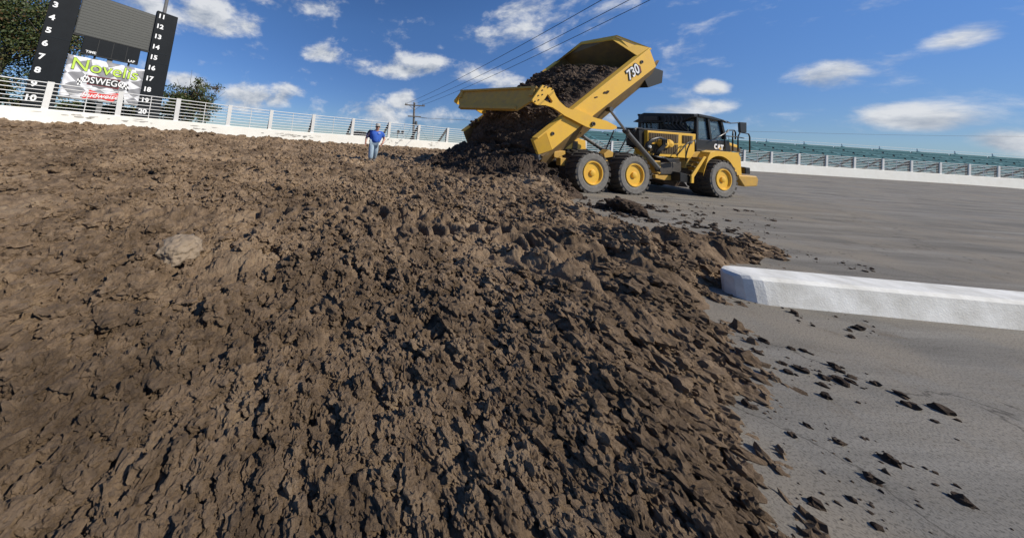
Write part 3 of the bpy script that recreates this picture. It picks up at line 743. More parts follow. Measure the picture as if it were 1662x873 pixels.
# mid section / articulation
hi = empty('articulation_hitch'); hi.parent = truck
P_([(3.2, .5, 1.25), (6.6, .5, 1.25), (6.6, .5, .55), (5.2, .5, .45), (3.6, .5, .62)], 0, 1.8, 'hitch_frame', M['dark_metal'], hi)
P_([Z3(215, 470, .25), Z3(268, 470, .25), Z3(275, 560, .25), Z3(262, 582, .25), Z3(235, 560, .25)], 0, .3, 'hitch_lug', M['yellow_dirty'], hi)
P_([Z3(225, 585, .4), Z3(430, 590, .4), Z3(420, 625, .4), Z3(300, 630, .4), Z3(225, 612, .4)], 0, .4, 'lower_frame', M['yellow_dirty'], hi)
P_([Z3(290, 620, .5), Z3(350, 610, .5), Z3(400, 640, .5), Z3(470, 650, .5), Z3(500, 690, .5), Z3(380, 680, .5), Z3(300, 650, .5)], 0, .5, 'belly_guard', M['soil_dark'], hi)
P_([Z3(270, 490, .35), Z3(440, 480, .35), Z3(440, 580, .35), Z3(270, 580, .35)], 0, .8, 'transmission_case', M['dark_metal'], hi)
for dx, r in ((0, .045), (14, .04), (-12, .035)):
    pts = [Z3(150 + dx, 375 + dx, .1), Z3(165 + dx, 325, .06), Z3(205 + dx, 288, .04), Z3(255 + dx, 275, .04), Z3(300 + dx, 292, .05), Z3(300 + dx, 335, .08), Z3(255 + dx, 380, .1), Z3(228 + dx, 425, .15)]
    MB().tube(pts, r, 8).build('hydraulic_hose', M['black'], hi, smooth=True)
for k in range(3):
    MB().tube([Z3(190 + k * 16, 420 + 8 * k, .15), Z3(260 + k * 20, 440, .05), Z3(340, 455 + 10 * k, .1), Z3(420, 452 + 14 * k, .2)], .03, 7).build('hydraulic_hose', M['black'], hi, smooth=True)
disc(1020 + 170 / 5.133, 170 + 349 / 5.133, .03, .055, 'work_lamp', M['white'], hi, .06)

# engine box with grilles
W0 = .28
eb = empty('engine_box'); eb.parent = truck
P_([Z3(160, 216, W0), Z3(562, 246, W0), Z3(552, 400, W0), Z3(520, 448, W0), Z3(180, 425, W0), Z3(160, 380, W0)], 0, .5, 'housing', M['yellow'], eb)
for (q, n) in (([(170, 232), (413, 250), (410, 320), (170, 308)], 16), ([(172, 326), (408, 334), (404, 412), (180, 402)], 16), ([(448, 256), (530, 262), (529, 326), (448, 320)], 6)):
    gr_ = P_([Z3(x, y, W0 - .003) for x, y in q], 0, -.02, 'grille', M['bronze'], eb, 0); m = MB()
    for i in range(1, n):
        t = i / n; a = np.array(q[0]) * (1 - t) + np.array(q[1]) * t; b2 = np.array(q[3]) * (1 - t) + np.array(q[2]) * t
        m.bar(Z3(*a, W0 - .03), Z3(*b2, W0 - .03), .015, .012, (0, 1, 0))
    m.build('grille_bar', M['bronze'], gr_)
P_([Z3(86, 210, W0 + .12), Z3(158, 214, W0 + .12), Z3(155, 380, W0 + .12), Z3(92, 345, W0 + .12)], 0, .5, 'air_intake', M['black'], eb)
P_([Z3(86, 196, W0 + .1), Z3(565, 232, W0 + .1), Z3(562, 245, W0 + .1), Z3(160, 214, W0 + .1), Z3(86, 209, W0 + .1)], 0, 1.4, 'deck', M['black'], eb)
b = MB(); b.lathe([(0, .0), (0, .19), (-.12, .20), (-.20, .17), (-.24, .0)], Z3(262, 322, W0 - .0), 1, 24); b.build('air_cleaner', M['yellow'], eb, smooth=True, shade_angle=40)
b = MB(); b.lathe([(0, .0), (0, .17), (-.10, .18), (-.16, .14), (-.19, .0)], Z3(318, 324, W0 - .01), 1, 24); b.build('air_cleaner', M['yellow'], eb, smooth=True, shade_angle=40)

# cab
cb = empty('cab'); cb.parent = truck
UC = T(1132, 200, W0)[0]
def Wof(px, py, u):       # w of the point seen at px,py in the cross plane u = const
    d = TR @ ray(px, py); o = TR @ (EYEP - O3); t = (u - o[0]) / d[0]; p = o + d * t; return np.array([u, p[1], p[2]])
CW = 2.1                                               # cab width
def shiftw(p, dw): return np.asarray(p) + np.array([0, dw, 0])
top = [Z3(575, 83, W0), Z3(690, 112, W0), Z3(770, 130, W0)]
rp, mp_, fp_ = [Z3(575, 83, W0), Z3(572, 385, W0)], [Z3(664, 106, W0), Z3(688, 295, W0)], [Z3(772, 130, W0), Z3(808, 290, W0)]
for nm, (a, b2), r in (('rear_pillar', rp, .055), ('door_pillar', mp_, .05), ('front_pillar', fp_, .06)):
    for dw in (0, CW):
        MB().bar(shiftw(a, dw + .04), shiftw(b2, dw + .04), r * 2, .10, (0, 1, 0)).build('pillar', M['black'], cb)
m = MB(); q = [Z3(570, 76, W0), Z3(690, 100, W0), Z3(785, 128, W0), Z3(800, 146, W0), Z3(690, 122, W0), Z3(572, 96, W0)]
m.prism([shiftw(p, -.05) for p in q], (0, CW + .2, 0)); m.build('roof', M['black'], cb, bevel=.01)
m = MB(); q = [Z3(578, 288, W0), Z3(690, 300, W0), Z3(842, 300, W0), Z3(852, 395, W0), Z3(700, 396, W0), Z3(576, 384, W0)]
m.prism(q, (0, CW, 0)); m.build('lower_body', M['black'], cb, bevel=.01)
def pane(q, dw=.05): return MB().prism([shiftw(p, dw) for p in q], (0, .008, 0)).build('window', M['glass'], cb)
qa = [Z3(585, 100, W0), Z3(662, 118, W0), Z3(684, 292, W0), Z3(582, 286, W0)]; qb = [Z3(676, 122, W0), Z3(768, 142, W0), Z3(800, 292, W0), Z3(694, 296, W0)]
for q in (qa, qb):
    pane(q, .06); pane(q, CW - .02)
# rear and front windows
rw = [shiftw(rp[0], .1) + (0.02, 0, -.1), shiftw(rp[0], CW - .05) + (0.02, 0, -.1), shiftw(rp[0], CW - .05) + (0.02, 0, -.85), shiftw(rp[0], .1) + (0.02, 0, -.85)]
MB().prism(rw, (.01, 0, 0)).build('window', M['glass'], cb)
# door furniture inside the cab: seat and steering column seen through the glass
su = UC + .75
m = MB(); m.box((su, 1.2, 2.45), (.5, .55, .14)); m.box((su - .25, 1.2, 2.85), (.14, .55, .75)); m.build('seat', M['board_black'], cb, bevel=.03)
m = MB(); m.lathe([(-.015, .20), (-.015, .23), (.015, .23), (.015, .20)], (su + .62, 1.2, 2.75), 0, 20); m.tube([(su + .62, 1.2, 2.75), (su + .9, 1.2, 2.2)], .04, 8); m.build('steering_wheel', M['board_black'], cb)
# roof rack structure over the deck behind the cab (across the truck)
UR = UC - .02
q = [Wof(1020 + x / 5.133, 170 + y / 5.133, UR) for x, y in ((65, 146), (118, 118), (132, 82), (160, 72), (580, 80), (580, 104), (470, 150), (130, 156))]
MB().prism(q, (-.25, 0, 0)).build('guard_canopy', M['black'], cb, bevel=.02)
for (x0, y0, x1, y1) in ((120, 150, 120, 195), (150, 150, 152, 195), (255, 150, 256, 205), (470, 110, 470, 230)):
    MB().tube([Wof(1020 + x0 / 5.133, 170 + y0 / 5.133, UR - .1), Wof(1020 + x1 / 5.133, 170 + y1 / 5.133, UR - .1)], .03, 8).build('canopy_post', M['black'], cb)
q = [Wof(1020 + x / 5.133, 170 + y / 5.133, UR + .02) for x, y in ((250, 158), (420, 158), (470, 175), (500, 236), (240, 225))]
MB().prism(q, (.3, 0, 0)).build('rear_bulkhead', M['black'], cb)
for s_ in range(5):
    x0 = 300 + 34 * s_
    pts = [Wof(1020 + (x0 + dx) / 5.133, 170 + yy / 5.133, UR - .25) for dx, yy in ((0, 92), (14, 120), (-4, 160), (24, 190), (60, 222))]
    MB().tube(pts, .03, 6).build('cable', M['dark_metal'], cb, smooth=True)
q = [Wof(1020 + x / 5.133, 170 + y / 5.133, UR - .27) for x, y in ((140, 100), (250, 98), (255, 132), (138, 134))]
MB().prism(q, (-.1, 0, 0)).build('filter_box', M['dark_metal'], cb)
# logo on the cab side
lc = Z3(752, 355, W0 - .004)
text_obj('logo', 'CAT', lc, (1, 0, -.06), (.06, 0, 1), .30, M['white_letter'], cb, offset=.018, depth=.004, sx=.95)
tri = [Z3(752, 372, W0 - .012), Z3(772, 374, W0 - .012), Z3(763, 354, W0 - .012)]
MB().prism(tri, (0, -.004, 0)).build('logo', M['yellow'], cb)

# front unit: fender, hood, nose, bumper
fu = empty('front_body'); fu.parent = truck
cu_, cz_ = UM[2], RT
def arc(r, a0, a1, n): return [np.array([cu_ + r * math.cos(t), 0, cz_ + r * math.sin(t)]) for t in np.linspace(a0, a1, n)]
inner = arc(.98, R(168), R(12), 18)
outer = [Z3(648, 492, 0), Z3(664, 440, 0), Z3(684, 398, 0), Z3(722, 386, 0), Z3(800, 391, 0), Z3(924, 402, 0)]
zt = outer[-1][2]; ur = cu_ + 1.28
outer += [np.array([ur - .12, 0, zt - .04]), np.array([ur, 0, zt - .2]), np.array([ur + .04, 0, 1.0])]
P_([(p[0], 0, p[2]) for p in outer] + [(p[0], 0, p[2]) for p in inner[::-1]], 0, .75, 'fender', M['yellow'], fu)
P_([(p[0], 1.95, p[2]) for p in outer] + [(p[0], 1.95, p[2]) for p in inner[::-1]], 0, .75, 'fender', M['yellow'], fu)
hz = Z3(846, 308, .5)
hp = [(hz[0], .6, hz[2]), (hz[0] + .9, .6, hz[2] - .16), (cu_ + 2.05, .6, 2.0), (cu_ + 2.2, .6, 1.75), (cu_ + 2.2, .6, .95), (hz[0], .6, .95)]
P_(hp, 0, 1.6, 'hood', M['yellow'], fu, .04)
P_([(hz[0] + .15, .59, hz[2] - .18), (hz[0] + .85, .59, hz[2] - .30), (hz[0] + .85, .59, 2.02), (hz[0] + .15, .59, 2.05)], 0, -.012, 'vent', M['bronze'], fu, 0)
q = [(cu_ + 2.2, .75, 1.85), (cu_ + 2.2, 2.05, 1.85), (cu_ + 2.2, 2.05, 1.05), (cu_ + 2.2, .75, 1.05)]
MB().prism(q, (.03, 0, 0)).build('radiator_grille', M['black'], fu)
P_([(cu_ + 1.15, .05, 1.0), (cu_ + 2.42, .05, 1.0), (cu_ + 2.5, .05, .85), (cu_ + 2.42, .05, .55), (cu_ + 1.6, .05, .5)], 0, 2.6, 'bumper', M['yellow_dirty'], fu, .03)
for w in (.3, 2.3):
    MB().box((cu_ + 1.95, w, 1.22), (.3, .4, .3)).build('headlight', [M['black']], fu, bevel=.02)
P_([(5.9, .7, .95), (cu_ + 1.4, .7, .95), (cu_ + 1.4, .7, .55), (5.9, .7, .6)], 0, 1.4, 'front_chassis', M['dark_metal'], fu)
MB().tube([(cu_, .3, RT), (cu_, 2.5, RT)], .17, 12).build('axle', M['dark_metal'], fu)

# steps and ladder
ld = empty('access_steps'); ld.parent = truck
P_([Z3(632, 432, .02), Z3(652, 436, .02), Z3(548, 606, .02), Z3(546, 655, .02), Z3(524, 655, .02), Z3(526, 590, .02)], 0, .05, 'stringer', M['yellow'], ld)
P_([Z3(520, 418, .55), Z3(540, 422, .55), Z3(452, 560, .55), Z3(430, 555, .55)], 0, .05, 'stringer', M['yellow_dirty'], ld)
for i in range(5):
    t = i / 4
    a = np.array((612, 448)) * (1 - t) + np.array((528, 590)) * t; c = Z3(*a, .06)
    MB().box((c[0] - .02, .32, c[2]), (.26, .52, .05)).build('step', M['bronze'], ld)
P_([Z3(560, 392, .3), Z3(672, 396, .3), Z3(655, 440, .3), Z3(590, 450, .3), Z3(540, 520, .3), Z3(470, 530, .3), Z3(500, 450, .3)], 0, .35, 'step_housing', M['yellow_dirty'], ld)
P_([Z3(432, 565, .1), Z3(528, 592, .1), Z3(522, 655, .1), Z3(432, 640, .1)], 0, .5, 'tool_box', M['black'], ld)
for pts in ([(480, 470), (478, 430), (492, 370), (515, 320), (556, 294)], [(400, 425), (440, 380), (490, 322), (520, 305)], [(556, 294), (556, 390)], [(20, 232), (60, 196), (112, 196)], [(60, 196), (54, 240)]):
    MB().tube([Z3(x, y, .1) for x, y in pts], .022, 7).build('handrail', M['black'], ld, smooth=True)
gr = [[(712, 290), (770, 258), (830, 224)], [(800, 370), (800, 300), (806, 240), (830, 212), (880, 214), (892, 232), (890, 290)], [(868, 388), (868, 262), (872, 222)], [(806, 262), (900, 268), (960, 280)], [(912, 388), (912, 268), (930, 232), (1000, 244), (1010, 270), (1010, 400)], [(795, 148), (850, 156), (930, 152), (960, 158)], [(772, 132), (820, 140), (850, 156)]]
for pts in gr:
    mt = M['steel'] if pts[0] == (712, 290) else M['black']
    MB().tube([Z3(x, y, .14) for x, y in pts], .024, 7).build('handrail', mt, ld, smooth=True)
q = [Z3(930, 146, .1), Z3(985, 150, .1), Z3(985, 235, .1), Z3(935, 232, .1)]
MB().prism(q, (.05, .1, 0)).build('mirror', M['black'], cb, bevel=.01)

# ------------------------------------------------------------------ soil in the bed and the heap below
def grid_solid(name, X, topfn, botfn, m, tag_args):
    na, nb = X[0].shape
    Tp = topfn(*X); Bt = botfn(*X)
    V = np.concatenate([Tp.reshape(-1, 3), Bt.reshape(-1, 3)]); n = na * nb; idx = np.arange(n).reshape(na, nb)
    q = np.stack([idx[:-1, :-1], idx[1:, :-1], idx[1:, 1:], idx[:-1, 1:]], -1).reshape(-1, 4)
    per = np.concatenate([idx[:, 0], idx[-1, 1:], idx[-2::-1, -1], idx[0, -2:0:-1]]); pn = np.roll(per, -1)
    sidef = np.stack([per, pn, pn + n, per + n], 1)
    o = np_mesh(name, V, np.concatenate([q, q[:, ::-1] + n, sidef]), m, smooth=False)
    bm = bmesh.new(); bm.from_mesh(o.data); bmesh.ops.recalc_face_normals(bm, faces=bm.faces); bm.to_mesh(o.data); bm.free()
    tag(o, *tag_args); return o
def cl(x0, y0, s=0):
    x = x0 + .16 * fbm(x0 * 2.6, y0 * 2.6, 580 + s, 3) + .04 * fbm(x0 * 12, y0 * 12, 581 + s, 2); y = y0 + .16 * fbm(x0 * 2.6 + 9, y0 * 2.6, 590 + s, 3)
    return billow(x * 2.8, y * 2.8, 570 + s, 5, .6) * .2 + .05 * fbm(x * 20, y * 20, 577 + s, 3, .7) + .75 * clods(x, y, .42, 500 + s, .6) * .42 * .6 + .75 * clods(x + 3, y, .19, 520 + s, .75) * .19 * .7 + clods(x, y + 3, .09, 540 + s, .8) * .09 * .7 + .12 * fbm(x * 1.3, y * 1.3, 560 + s, 4)
def load_top(a, w):
    e = np.minimum(w, BWD - w); b = -.06 + .46 * np.clip(e / 1.5, 0, 1) ** .8
    b = b - .62 * np.clip(a - 4.85 - .25 * w / 3.4, 0, 9) ** 1.15 + .0 * a
    b = b - np.clip(1.6 - a, 0, 3) * .34
    b = b + cl(a, w) * np.clip(e / .25, .15, 1)
    b = np.minimum(b, np.where(e < .16, -.03, 9))
    u = U0 + a * CA - b * SA + SK * w; z = Z0 + a * SA + b * CA
    return (np.stack([u, w, z], -1) @ TR) + O3
def load_bot(a, w):
    e = np.minimum(w - .12, BWD - .12 - w); b = -.64 - .9 * np.clip(e / .62, 0, 1)
    u = U0 + a * CA - b * SA + SK * w; z = Z0 + a * SA + b * CA
    return (np.stack([u, w, z], -1) @ TR) + O3
aa = np.linspace(-.1, 6.3, 300); ww = np.linspace(.14, BWD - .14, 170)
grid_solid('soil_load', np.meshgrid(aa, ww, indexing='ij'), load_top, load_bot, M['soil_dark'], ('dark moist soil heaped in the raised yellow dump bed', 'soil load'))
def pile_h(u, w):
    x = u + .34 * w + 2.35          # 0 under the bed lip
    k = np.where(x < 0, np.exp(-(x / 1.35) ** 2), np.exp(-(x / .75) ** 2))
    ed = 1 / (1 + np.exp(-(w + .05) / .22)); ef = 1 / (1 + np.exp((w - 3.9) / .3))
    h = 1.28 * k * (.35 + .65 * ed) * ef * np.exp(-(np.minimum(w, 0) / .75) ** 2)
    return h
def pile_top(u, w):
    h = pile_h(u, w); P = (np.stack([u, w, np.zeros_like(u)], -1) @ TR) + O3
    g = bank(P[..., 0], P[..., 1])[0]
    P[..., 2] = g + h + cl(u, w, 40) * 1.15 * np.clip(h / .25, 0, 1) - .12 * (h < .05) + .02; return P
def pile_bot(u, w):
    P = pile_top(u, w); P[..., 2] = bank(P[..., 0], P[..., 1])[0] - .15; return P
uu = np.linspace(-6.6, -.55, 300); ww = np.linspace(-1.6, 4.8, 300)
grid_solid('soil_pile', np.meshgrid(uu, ww, indexing='ij'), pile_top, pile_bot, M['soil_dark'], ('heap of freshly dumped dark soil under the open tailgate', 'soil heap'))
rg = np.random.default_rng(9); P = []; S = []
for _ in range(420):
    u = rg.uniform(-5.2, -.9); w = rg.uniform(-1.2, 3.6); h = float(pile_h(np.array(u), np.array(w)))
    if h < .08: continue
    q = pile_top(np.array([u]), np.array([w]))[0]; s = .03 + .13 * rg.random() ** 3; P.append(q + [0, 0, s * .2]); S.append(s)
for _ in range(170):
    a, w_ = rg.uniform(.0, 5.0), rg.uniform(.35, BWD - .3); q = load_top(np.array([a]), np.array([w_]))[0]; s = .04 + .15 * rg.random() ** 2.5; P.append(q + [0, 0, s * .2]); S.append(s)
for _ in range(70):
    a = rg.uniform(.3, 5.6); s = .03 + .12 * rg.random() ** 2; P.append(t2w(bd(a, .05, BWD - rg.uniform(.02, .25)))); S.append(s)
tag(scatter('heap_clods', np.array(P), np.array(S), M['soil_dark'], seed=21), kind='stuff', label='loose clods tumbling down the dumped soil heap', cat='soil')

# ------------------------------------------------------------------ wall and railing
def along(s0, s1, step):
    return np.arange(s0, s1, step)
def wall_mesh():
    ss = np.linspace(0, WS[-1] - .1, 260); m = MB(); rings = []
    for s in ss:
        p = wall_at(s); n, t = wall_nrm(s); zt = p[2]
        rings.append([p + n * o + np.array([0, 0, dz]) for o, dz in ((0, -1.35), (0, -.03), (.03, 0), (.22, 0), (.25, -.03), (.25, -1.35))])
    k = 6; vs = [v for r_ in rings for v in r_]
    fs = [(i * k + j, i * k + (j + 1) % k, (i + 1) * k + (j + 1) % k, (i + 1) * k + j) for i in range(len(rings) - 1) for j in range(k)]
    fs += [tuple(range(k)), tuple(range((len(rings) - 1) * k, len(rings) * k))]
    m.add(vs, fs); return m
wo = wall_mesh().build('concrete_wall', M['concrete_white'])
tag(wo, 'long low white painted concrete wall along the top of the banking', 'wall')
rg = np.random.default_rng(17)
sm = MB()
for (pc, n, sp, dz0, dz1) in ((475, 26, 2.2, .22, .42), (130, 10, 1.5, .12, .3), (220, 8, 1.2, .1, .3), (330, 8, 1.0, .2, .4), (640, 10, 1.6, .1, .4), (700, 8, 1.0, .1, .4)):
    sc = np.interp(pc, WPX[28:190], WS[28:190])
    for _ in range(n):
        s = sc + rg.normal(0, sp / 2); p = wall_at(s); nn, t = wall_nrm(s); z = p[2] - rg.uniform(dz0, dz1); L = rg.uniform(.03, .28); H = rg.uniform(.012, .05)
        base = p - nn * .003; base[2] = z
        pts = [base + t * L * math.cos(a) * rg.uniform(.6, 1.2) + np.array([0, 0, H * math.sin(a) * rg.uniform(.6, 1.2)]) for a in np.arange(7) * 2 * math.pi / 7]
        sm.prism(pts, -nn * .004)
sm.build('scuff', mat('wall_scuff', (.30, .29, .26), .85, 0, 9, c2=(.45, .43, .39)), wo)
rail = empty('safety_railing', tuple(wall_at(0))); rl0 = wall_at(0)
rail.location = (0, 0, 0)
tag(rail, 'white railing of thin horizontal bars leaning on top of the concrete wall', 'railing')
FH = 1.25; LEAN = R(8)
def rp_(s, h, out=0):
    p = wall_at(s); n, t = wall_nrm(s); return p + n * (.12 + out - h * math.sin(LEAN)) + np.array([0, 0, h * math.cos(LEAN)])
send = WS[-1] - .5
for h in np.linspace(.13, FH, 7):
    MB().tube([rp_(s, h) for s in np.linspace(.3, send, 200)], .021 if h < FH - .01 else .026, 6).build('rail', M['white'], rail, smooth=True)
ps = [float(np.interp(q, WPX[28:190], WS[28:190])) for q in (72, 190, 284.8, 369.5, 437.6, 506.7, 571.5, 631, 679, 726)]
ps = [ps[0] - 6.2, ps[0] - 3.1] + ps
while ps[-1] < send - 3.4: ps.append(ps[-1] + 3.3)
for i, s in enumerate(ps):
    if s < .3: continue
    n, t = wall_nrm(s)
    a, b2 = rp_(s, .0, -.07), rp_(s, FH + .06, -.07)
    prof = [t * .11, t * .11 + n * .05, -t * .11 + n * .05, -t * .11]
    MB().loft([a + o for o in prof], [b2 + o for o in prof]).build('post', M['white'], rail)
    a, b2 = rp_(s, .0, .07), rp_(s, FH, .07)
    prof = [t * .05, t * .05 + n * .10, -t * .05 + n * .10, -t * .05]
    m = MB(); m.loft([a + o for o in prof], [b2 + o for o in prof]); m.bar(b2 + n * .1 - np.array([0, 0, .10]), wall_at(s) + n * 1.7 + np.array([0, 0, -.35]), .13, .13)
    m.build('brace', M['black'], rail)
    if i + 1 < len(ps):
        s2 = (s + ps[i + 1]) / 2
        if s2 < send: MB().tube([rp_(s2, 0), rp_(s2, FH)], .02, 6).build('stanchion', M['white'], rail)

# ------------------------------------------------------------------ scoreboard
SL = at(75, 90, 20.0); SR_ = at(245, 90, 25.0); su_ = (SR_ - SL)[:2]; su_ /= np.linalg.norm(su_)
SM = Matrix(((su_[0], -su_[1], 0, SL[0]), (su_[1], su_[0], 0, SL[1]), (0, 0, 1, 0), (0, 0, 0, 1)))
def sb(px, py, dep=0.):     # local point on the scoreboard face
    d = ray(px, py); n = np.array([-su_[1], su_[0], 0]); o = np.array([SL[0], SL[1], 0]) + n * dep
    P = EYEP + d * (((o - EYEP) @ n) / (d @ n)); v = P - np.array([SL[0], SL[1], 0])
    return np.array([v[:2] @ su_, dep, P[2]])
def za(x, y, dep=0.): return sb(x / 4.157, y / 4.157, dep)
def zb_(x, y, dep=0.): return sb(90 + x / 7.94, 80 + y / 7.94, dep)
board = empty('scoreboard', mtx=SM)
tag(board, 'tall dark scoreboard with two numbered pillars and a blank slatted screen between them', 'scoreboard')
GZB = .9
def pillar(s0, s1, ztop, nums, joints):
    m = MB(); m.box(((s0 + s1) / 2, .26, (ztop + GZB) / 2), (s1 - s0, .52, ztop - GZB))
    p = m.build('pillar', M['navy'], board, bevel=.02)
    jm = MB()
    for z in joints: jm.box(((s0 + s1) / 2, -.006, z), (s1 - s0 - .04, .012, .07))
    for k in (1, 2, 3): jm.box((s0 + (s1 - s0) * k / 4, -.004, (ztop + GZB) / 2), (.015, .008, ztop - GZB - .1))
    jm.build('panel_joint', mat('panel_joint', (.018, .022, .027), .7, spec=.1), p)
    for t, (s, z) in nums: text_obj('numeral', t, (s, -.03, z), (1, 0, 0), (0, 0, 1), .62, M['white_letter'], p, offset=.022, depth=.006)
    return p
l0, l1 = za(262, 300)[0], za(475, 300)[0]
l0 = (za(330, 20)[0] + za(232, 400)[0]) / 2; l1 = (za(556, 10)[0] + za(400, 560)[0]) / 2
r0, r1 = (za(1060, 80)[0] + za(955, 620)[0]) / 2, (za(1195, 125)[0] + za(1090, 740)[0]) / 2
n3, n10 = za(371, 35), za(206, 661); sp = (n3[2] - n10[2]) / 7
nl = [(str(k), ((n3[0] + n10[0]) / 2, n3[2] - (k - 3) * sp)) for k in range(1, 11)]
n11, n20 = za(1090, 115), za(962, 754); sp2 = (n11[2] - n20[2]) / 9
nr_ = [(str(k), ((n11[0] + n20[0]) / 2, n11[2] - (k - 11) * sp2)) for k in range(11, 21)]
zt_r = za(1130, 95)[2]
pillar(l0, l1, max(zt_r, nl[0][1][1] + .8), nl, [nl[4][1][1] - sp * .42])
pillar(r0, r1, zt_r, nr_, [nr_[3][1][1] - sp2 * .5, nr_[4][1][1] - sp2 * .42])
sz0 = (za(508, 222)[2] + za(1005, 352)[2]) / 2; sz1 = za(1050, 105)[2]
s0_, s1_ = l1 + .03, r0 - .06
m = MB(); m.box(((s0_ + s1_) / 2, .25, (sz0 + sz1) / 2), (s1_ - s0_, .4, sz1 - sz0)); scr = m.build('screen', M['board_black'], board)
m = MB(); ns = 15
for i in range(ns):
    z = sz0 + .06 + (sz1 - sz0 - .1) * (i + .5) / ns; hh = (sz1 - sz0) / ns * .46
    q = [(s0_ + .06, .02, z - hh), (s0_ + .06, .035, z + hh), (s0_ + .06, .06, z + hh), (s0_ + .06, .05, z - hh)]
    m.prism(q, (s1_ - s0_ - .12, 0, 0))
m.build('slat', M['screen'], scr)
tb = [za(565, 245), za(952, 352), za(926, 440), za(546, 358)]
b0 = (tb[0][0] + tb[3][0]) / 2; b1 = (tb[1][0] + tb[2][0]) / 2; bz0 = (tb[2][2] + tb[3][2]) / 2; bz1 = sz0 - .02
m = MB(); m.box(((b0 + b1) / 2, .2, (bz0 + bz1) / 2), (b1 - b0, .3, bz1 - bz0)); tbo = m.build('timer_board', M['navy'], board, bevel=.015)
m = MB()
for k in range(1, 4): m.box((b0 + (b1 - b0) * k / 4, .045, (bz0 + bz1) / 2), (.03, .015, bz1 - bz0 - .06))
m.box(((b0 + b1) / 2, .045, bz0 + .03), (b1 - b0, .02, .06)); m.build('panel_joint', M['board_black'], tbo)
t0 = za(613, 355, .04); text_obj('lettering', 'TIME', (t0[0], .03, t0[2]), (1, 0, 0), (0, 0, 1), .30, M['white_letter'], tbo, offset=.006, depth=.005)
t0 = za(885, 422, .04); text_obj('lettering', 'LAP', (t0[0], .03, bz0 + .2), (1, 0, 0), (0, 0, 1), .30, M['white_letter'], tbo, offset=.006, depth=.005)
# frame posts between the pillars
m = MB(); m.box(((l1 + r0) / 2, .32, (bz0 + 0.9) / 2 + .2), (.35, .2, bz0 - .9 + .3)); m.build('support_post', M['steel'], board)
for s in (b0 + .9, b1 - .6):
    MB().box((s, .3, bz0 - .15), (.14, .12, .5)).build('hanger', M['black'], board)
MB().box(((l1 + r0) / 2, .2, sz0 - .03), (r0 - l1, .25, .12)).build('beam', M['board_black'], board)

# banner hung between the pillars
ban = empty('banner', mtx=SM); tag(ban, 'grey checkered banner with lime lettering hung between the scoreboard pillars', 'banner')
q = [zb_(165, 62, -.02), zb_(1150, 268, -.02), zb_(1055, 742, -.02), zb_(32, 628, -.02)]
ns_ = 30; V = []
for i in range(ns_ + 1):
    for j in range(11):
        f = i / ns_; g = j / 10; p = (q[0] * (1 - f) + q[1] * f) * (1 - g) + (q[3] * (1 - f) + q[2] * f) * g
        p = p + np.array([0, .02 * math.sin(f * 17 + g * 3) - .02, .05 * math.sin(f * math.pi * 5) ** 2 * (g - .5)]); V.append(p)
m = MB(); idx = lambda i, j: i * 11 + j
m.add(V, [(idx(i, j), idx(i + 1, j), idx(i + 1, j + 1), idx(i, j + 1)) for i in range(ns_) for j in range(10)])
cloth = m.build('cloth', M['banner'], ban, smooth=True)
sol = cloth.modifiers.new('thickness', 'SOLIDIFY'); sol.thickness = .01
def btext(s, x0, y0, x1, y1, size, mt, off, dep, name='lettering', shear=0, sx=1.):
    a = zb_(x0, y0, dep); b = zb_(x1, y1, dep); d = b - a
    return text_obj(name, s, (a + b) / 2, d, (0, 0, 1) if abs(d[2]) < .05 else np.cross((0, -1, 0), d / np.linalg.norm(d)), size, mt, ban, offset=off, depth=.004, shear=shear, sx=sx)
NA, NB = zb_(240, 190), zb_(1040, 350); wN = np.linalg.norm(NB - NA)
btext('Novelis', 240, 190, 1040, 345, 1.42, M['board_black'], .03, -.085, sx=1.0)
btext('Novelis', 240, 190, 1040, 345, 1.42, M['lime'], .004, -.10, sx=1.0)
bg = [zb_(x, y, -.085) for x, y in ((425, 335), (840, 402), (812, 520), (402, 452))]
MB().prism(bg, (0, -.006, 0)).build('logo_plate', M['maroon'], ban)
bg = [zb_(x, y, -.095) for x, y in ((436, 350), (825, 410), (800, 505), (418, 445))]
MB().prism(bg, (0, -.006, 0)).build('logo_plate', M['board_black'], ban)
btext('OSWEGO', 430, 400, 815, 458, .80, M['white_letter'], .008, -.112, sx=.80)
bg = [zb_(x, y, -.085) for x, y in ((480, 462), (725, 490), (720, 508), (478, 480))]
MB().prism(bg, (0, -.004, 0)).build('logo_plate', M['grey_print'], ban)
for (c0, sgn) in (((345, 395), -1), ((875, 475), 1)):
    mm = [MB(), MB()]
    for i in range(6):
        for j in range(3):
            def fp2(i, j): return zb_(c0[0] + (i - 3) * 22, c0[1] + (j - 1.5) * 26 + sgn * (i - 3) * (9 if sgn > 0 else 10) + 4 * math.sin(i * 1.1), -.085)
            mm[(i + j) % 2].prism([fp2(i, j), fp2(i + 1, j), fp2(i + 1, j + 1), fp2(i, j + 1)], (0, -.004, 0))
    f = mm[0].build('flag', M['white_letter'], ban); mm[1].build('flag_check', M['board_black'], f)
bow = [zb_(x, y, -.085) for x, y in ((438, 520), (580, 578), (810, 575), (830, 600), (770, 655), (735, 685), (590, 640), (330, 635), (345, 605))]
bow = [zb_(x, y, -.085) for x, y in ((440, 522), (600, 582), (812, 572), (815, 610), (735, 684), (590, 642), (330, 634), (400, 590))]
MB().prism(bow, (0, -.006, 0)).build('logo_plate', M['red'], ban)
btext('Budweiser', 385, 588, 800, 628, .60, M['red'], .03, -.098, shear=.35, sx=1.0)
btext('Budweiser', 385, 588, 800, 628, .60, M['white_letter'], .005, -.112, shear=.35, sx=1.0)
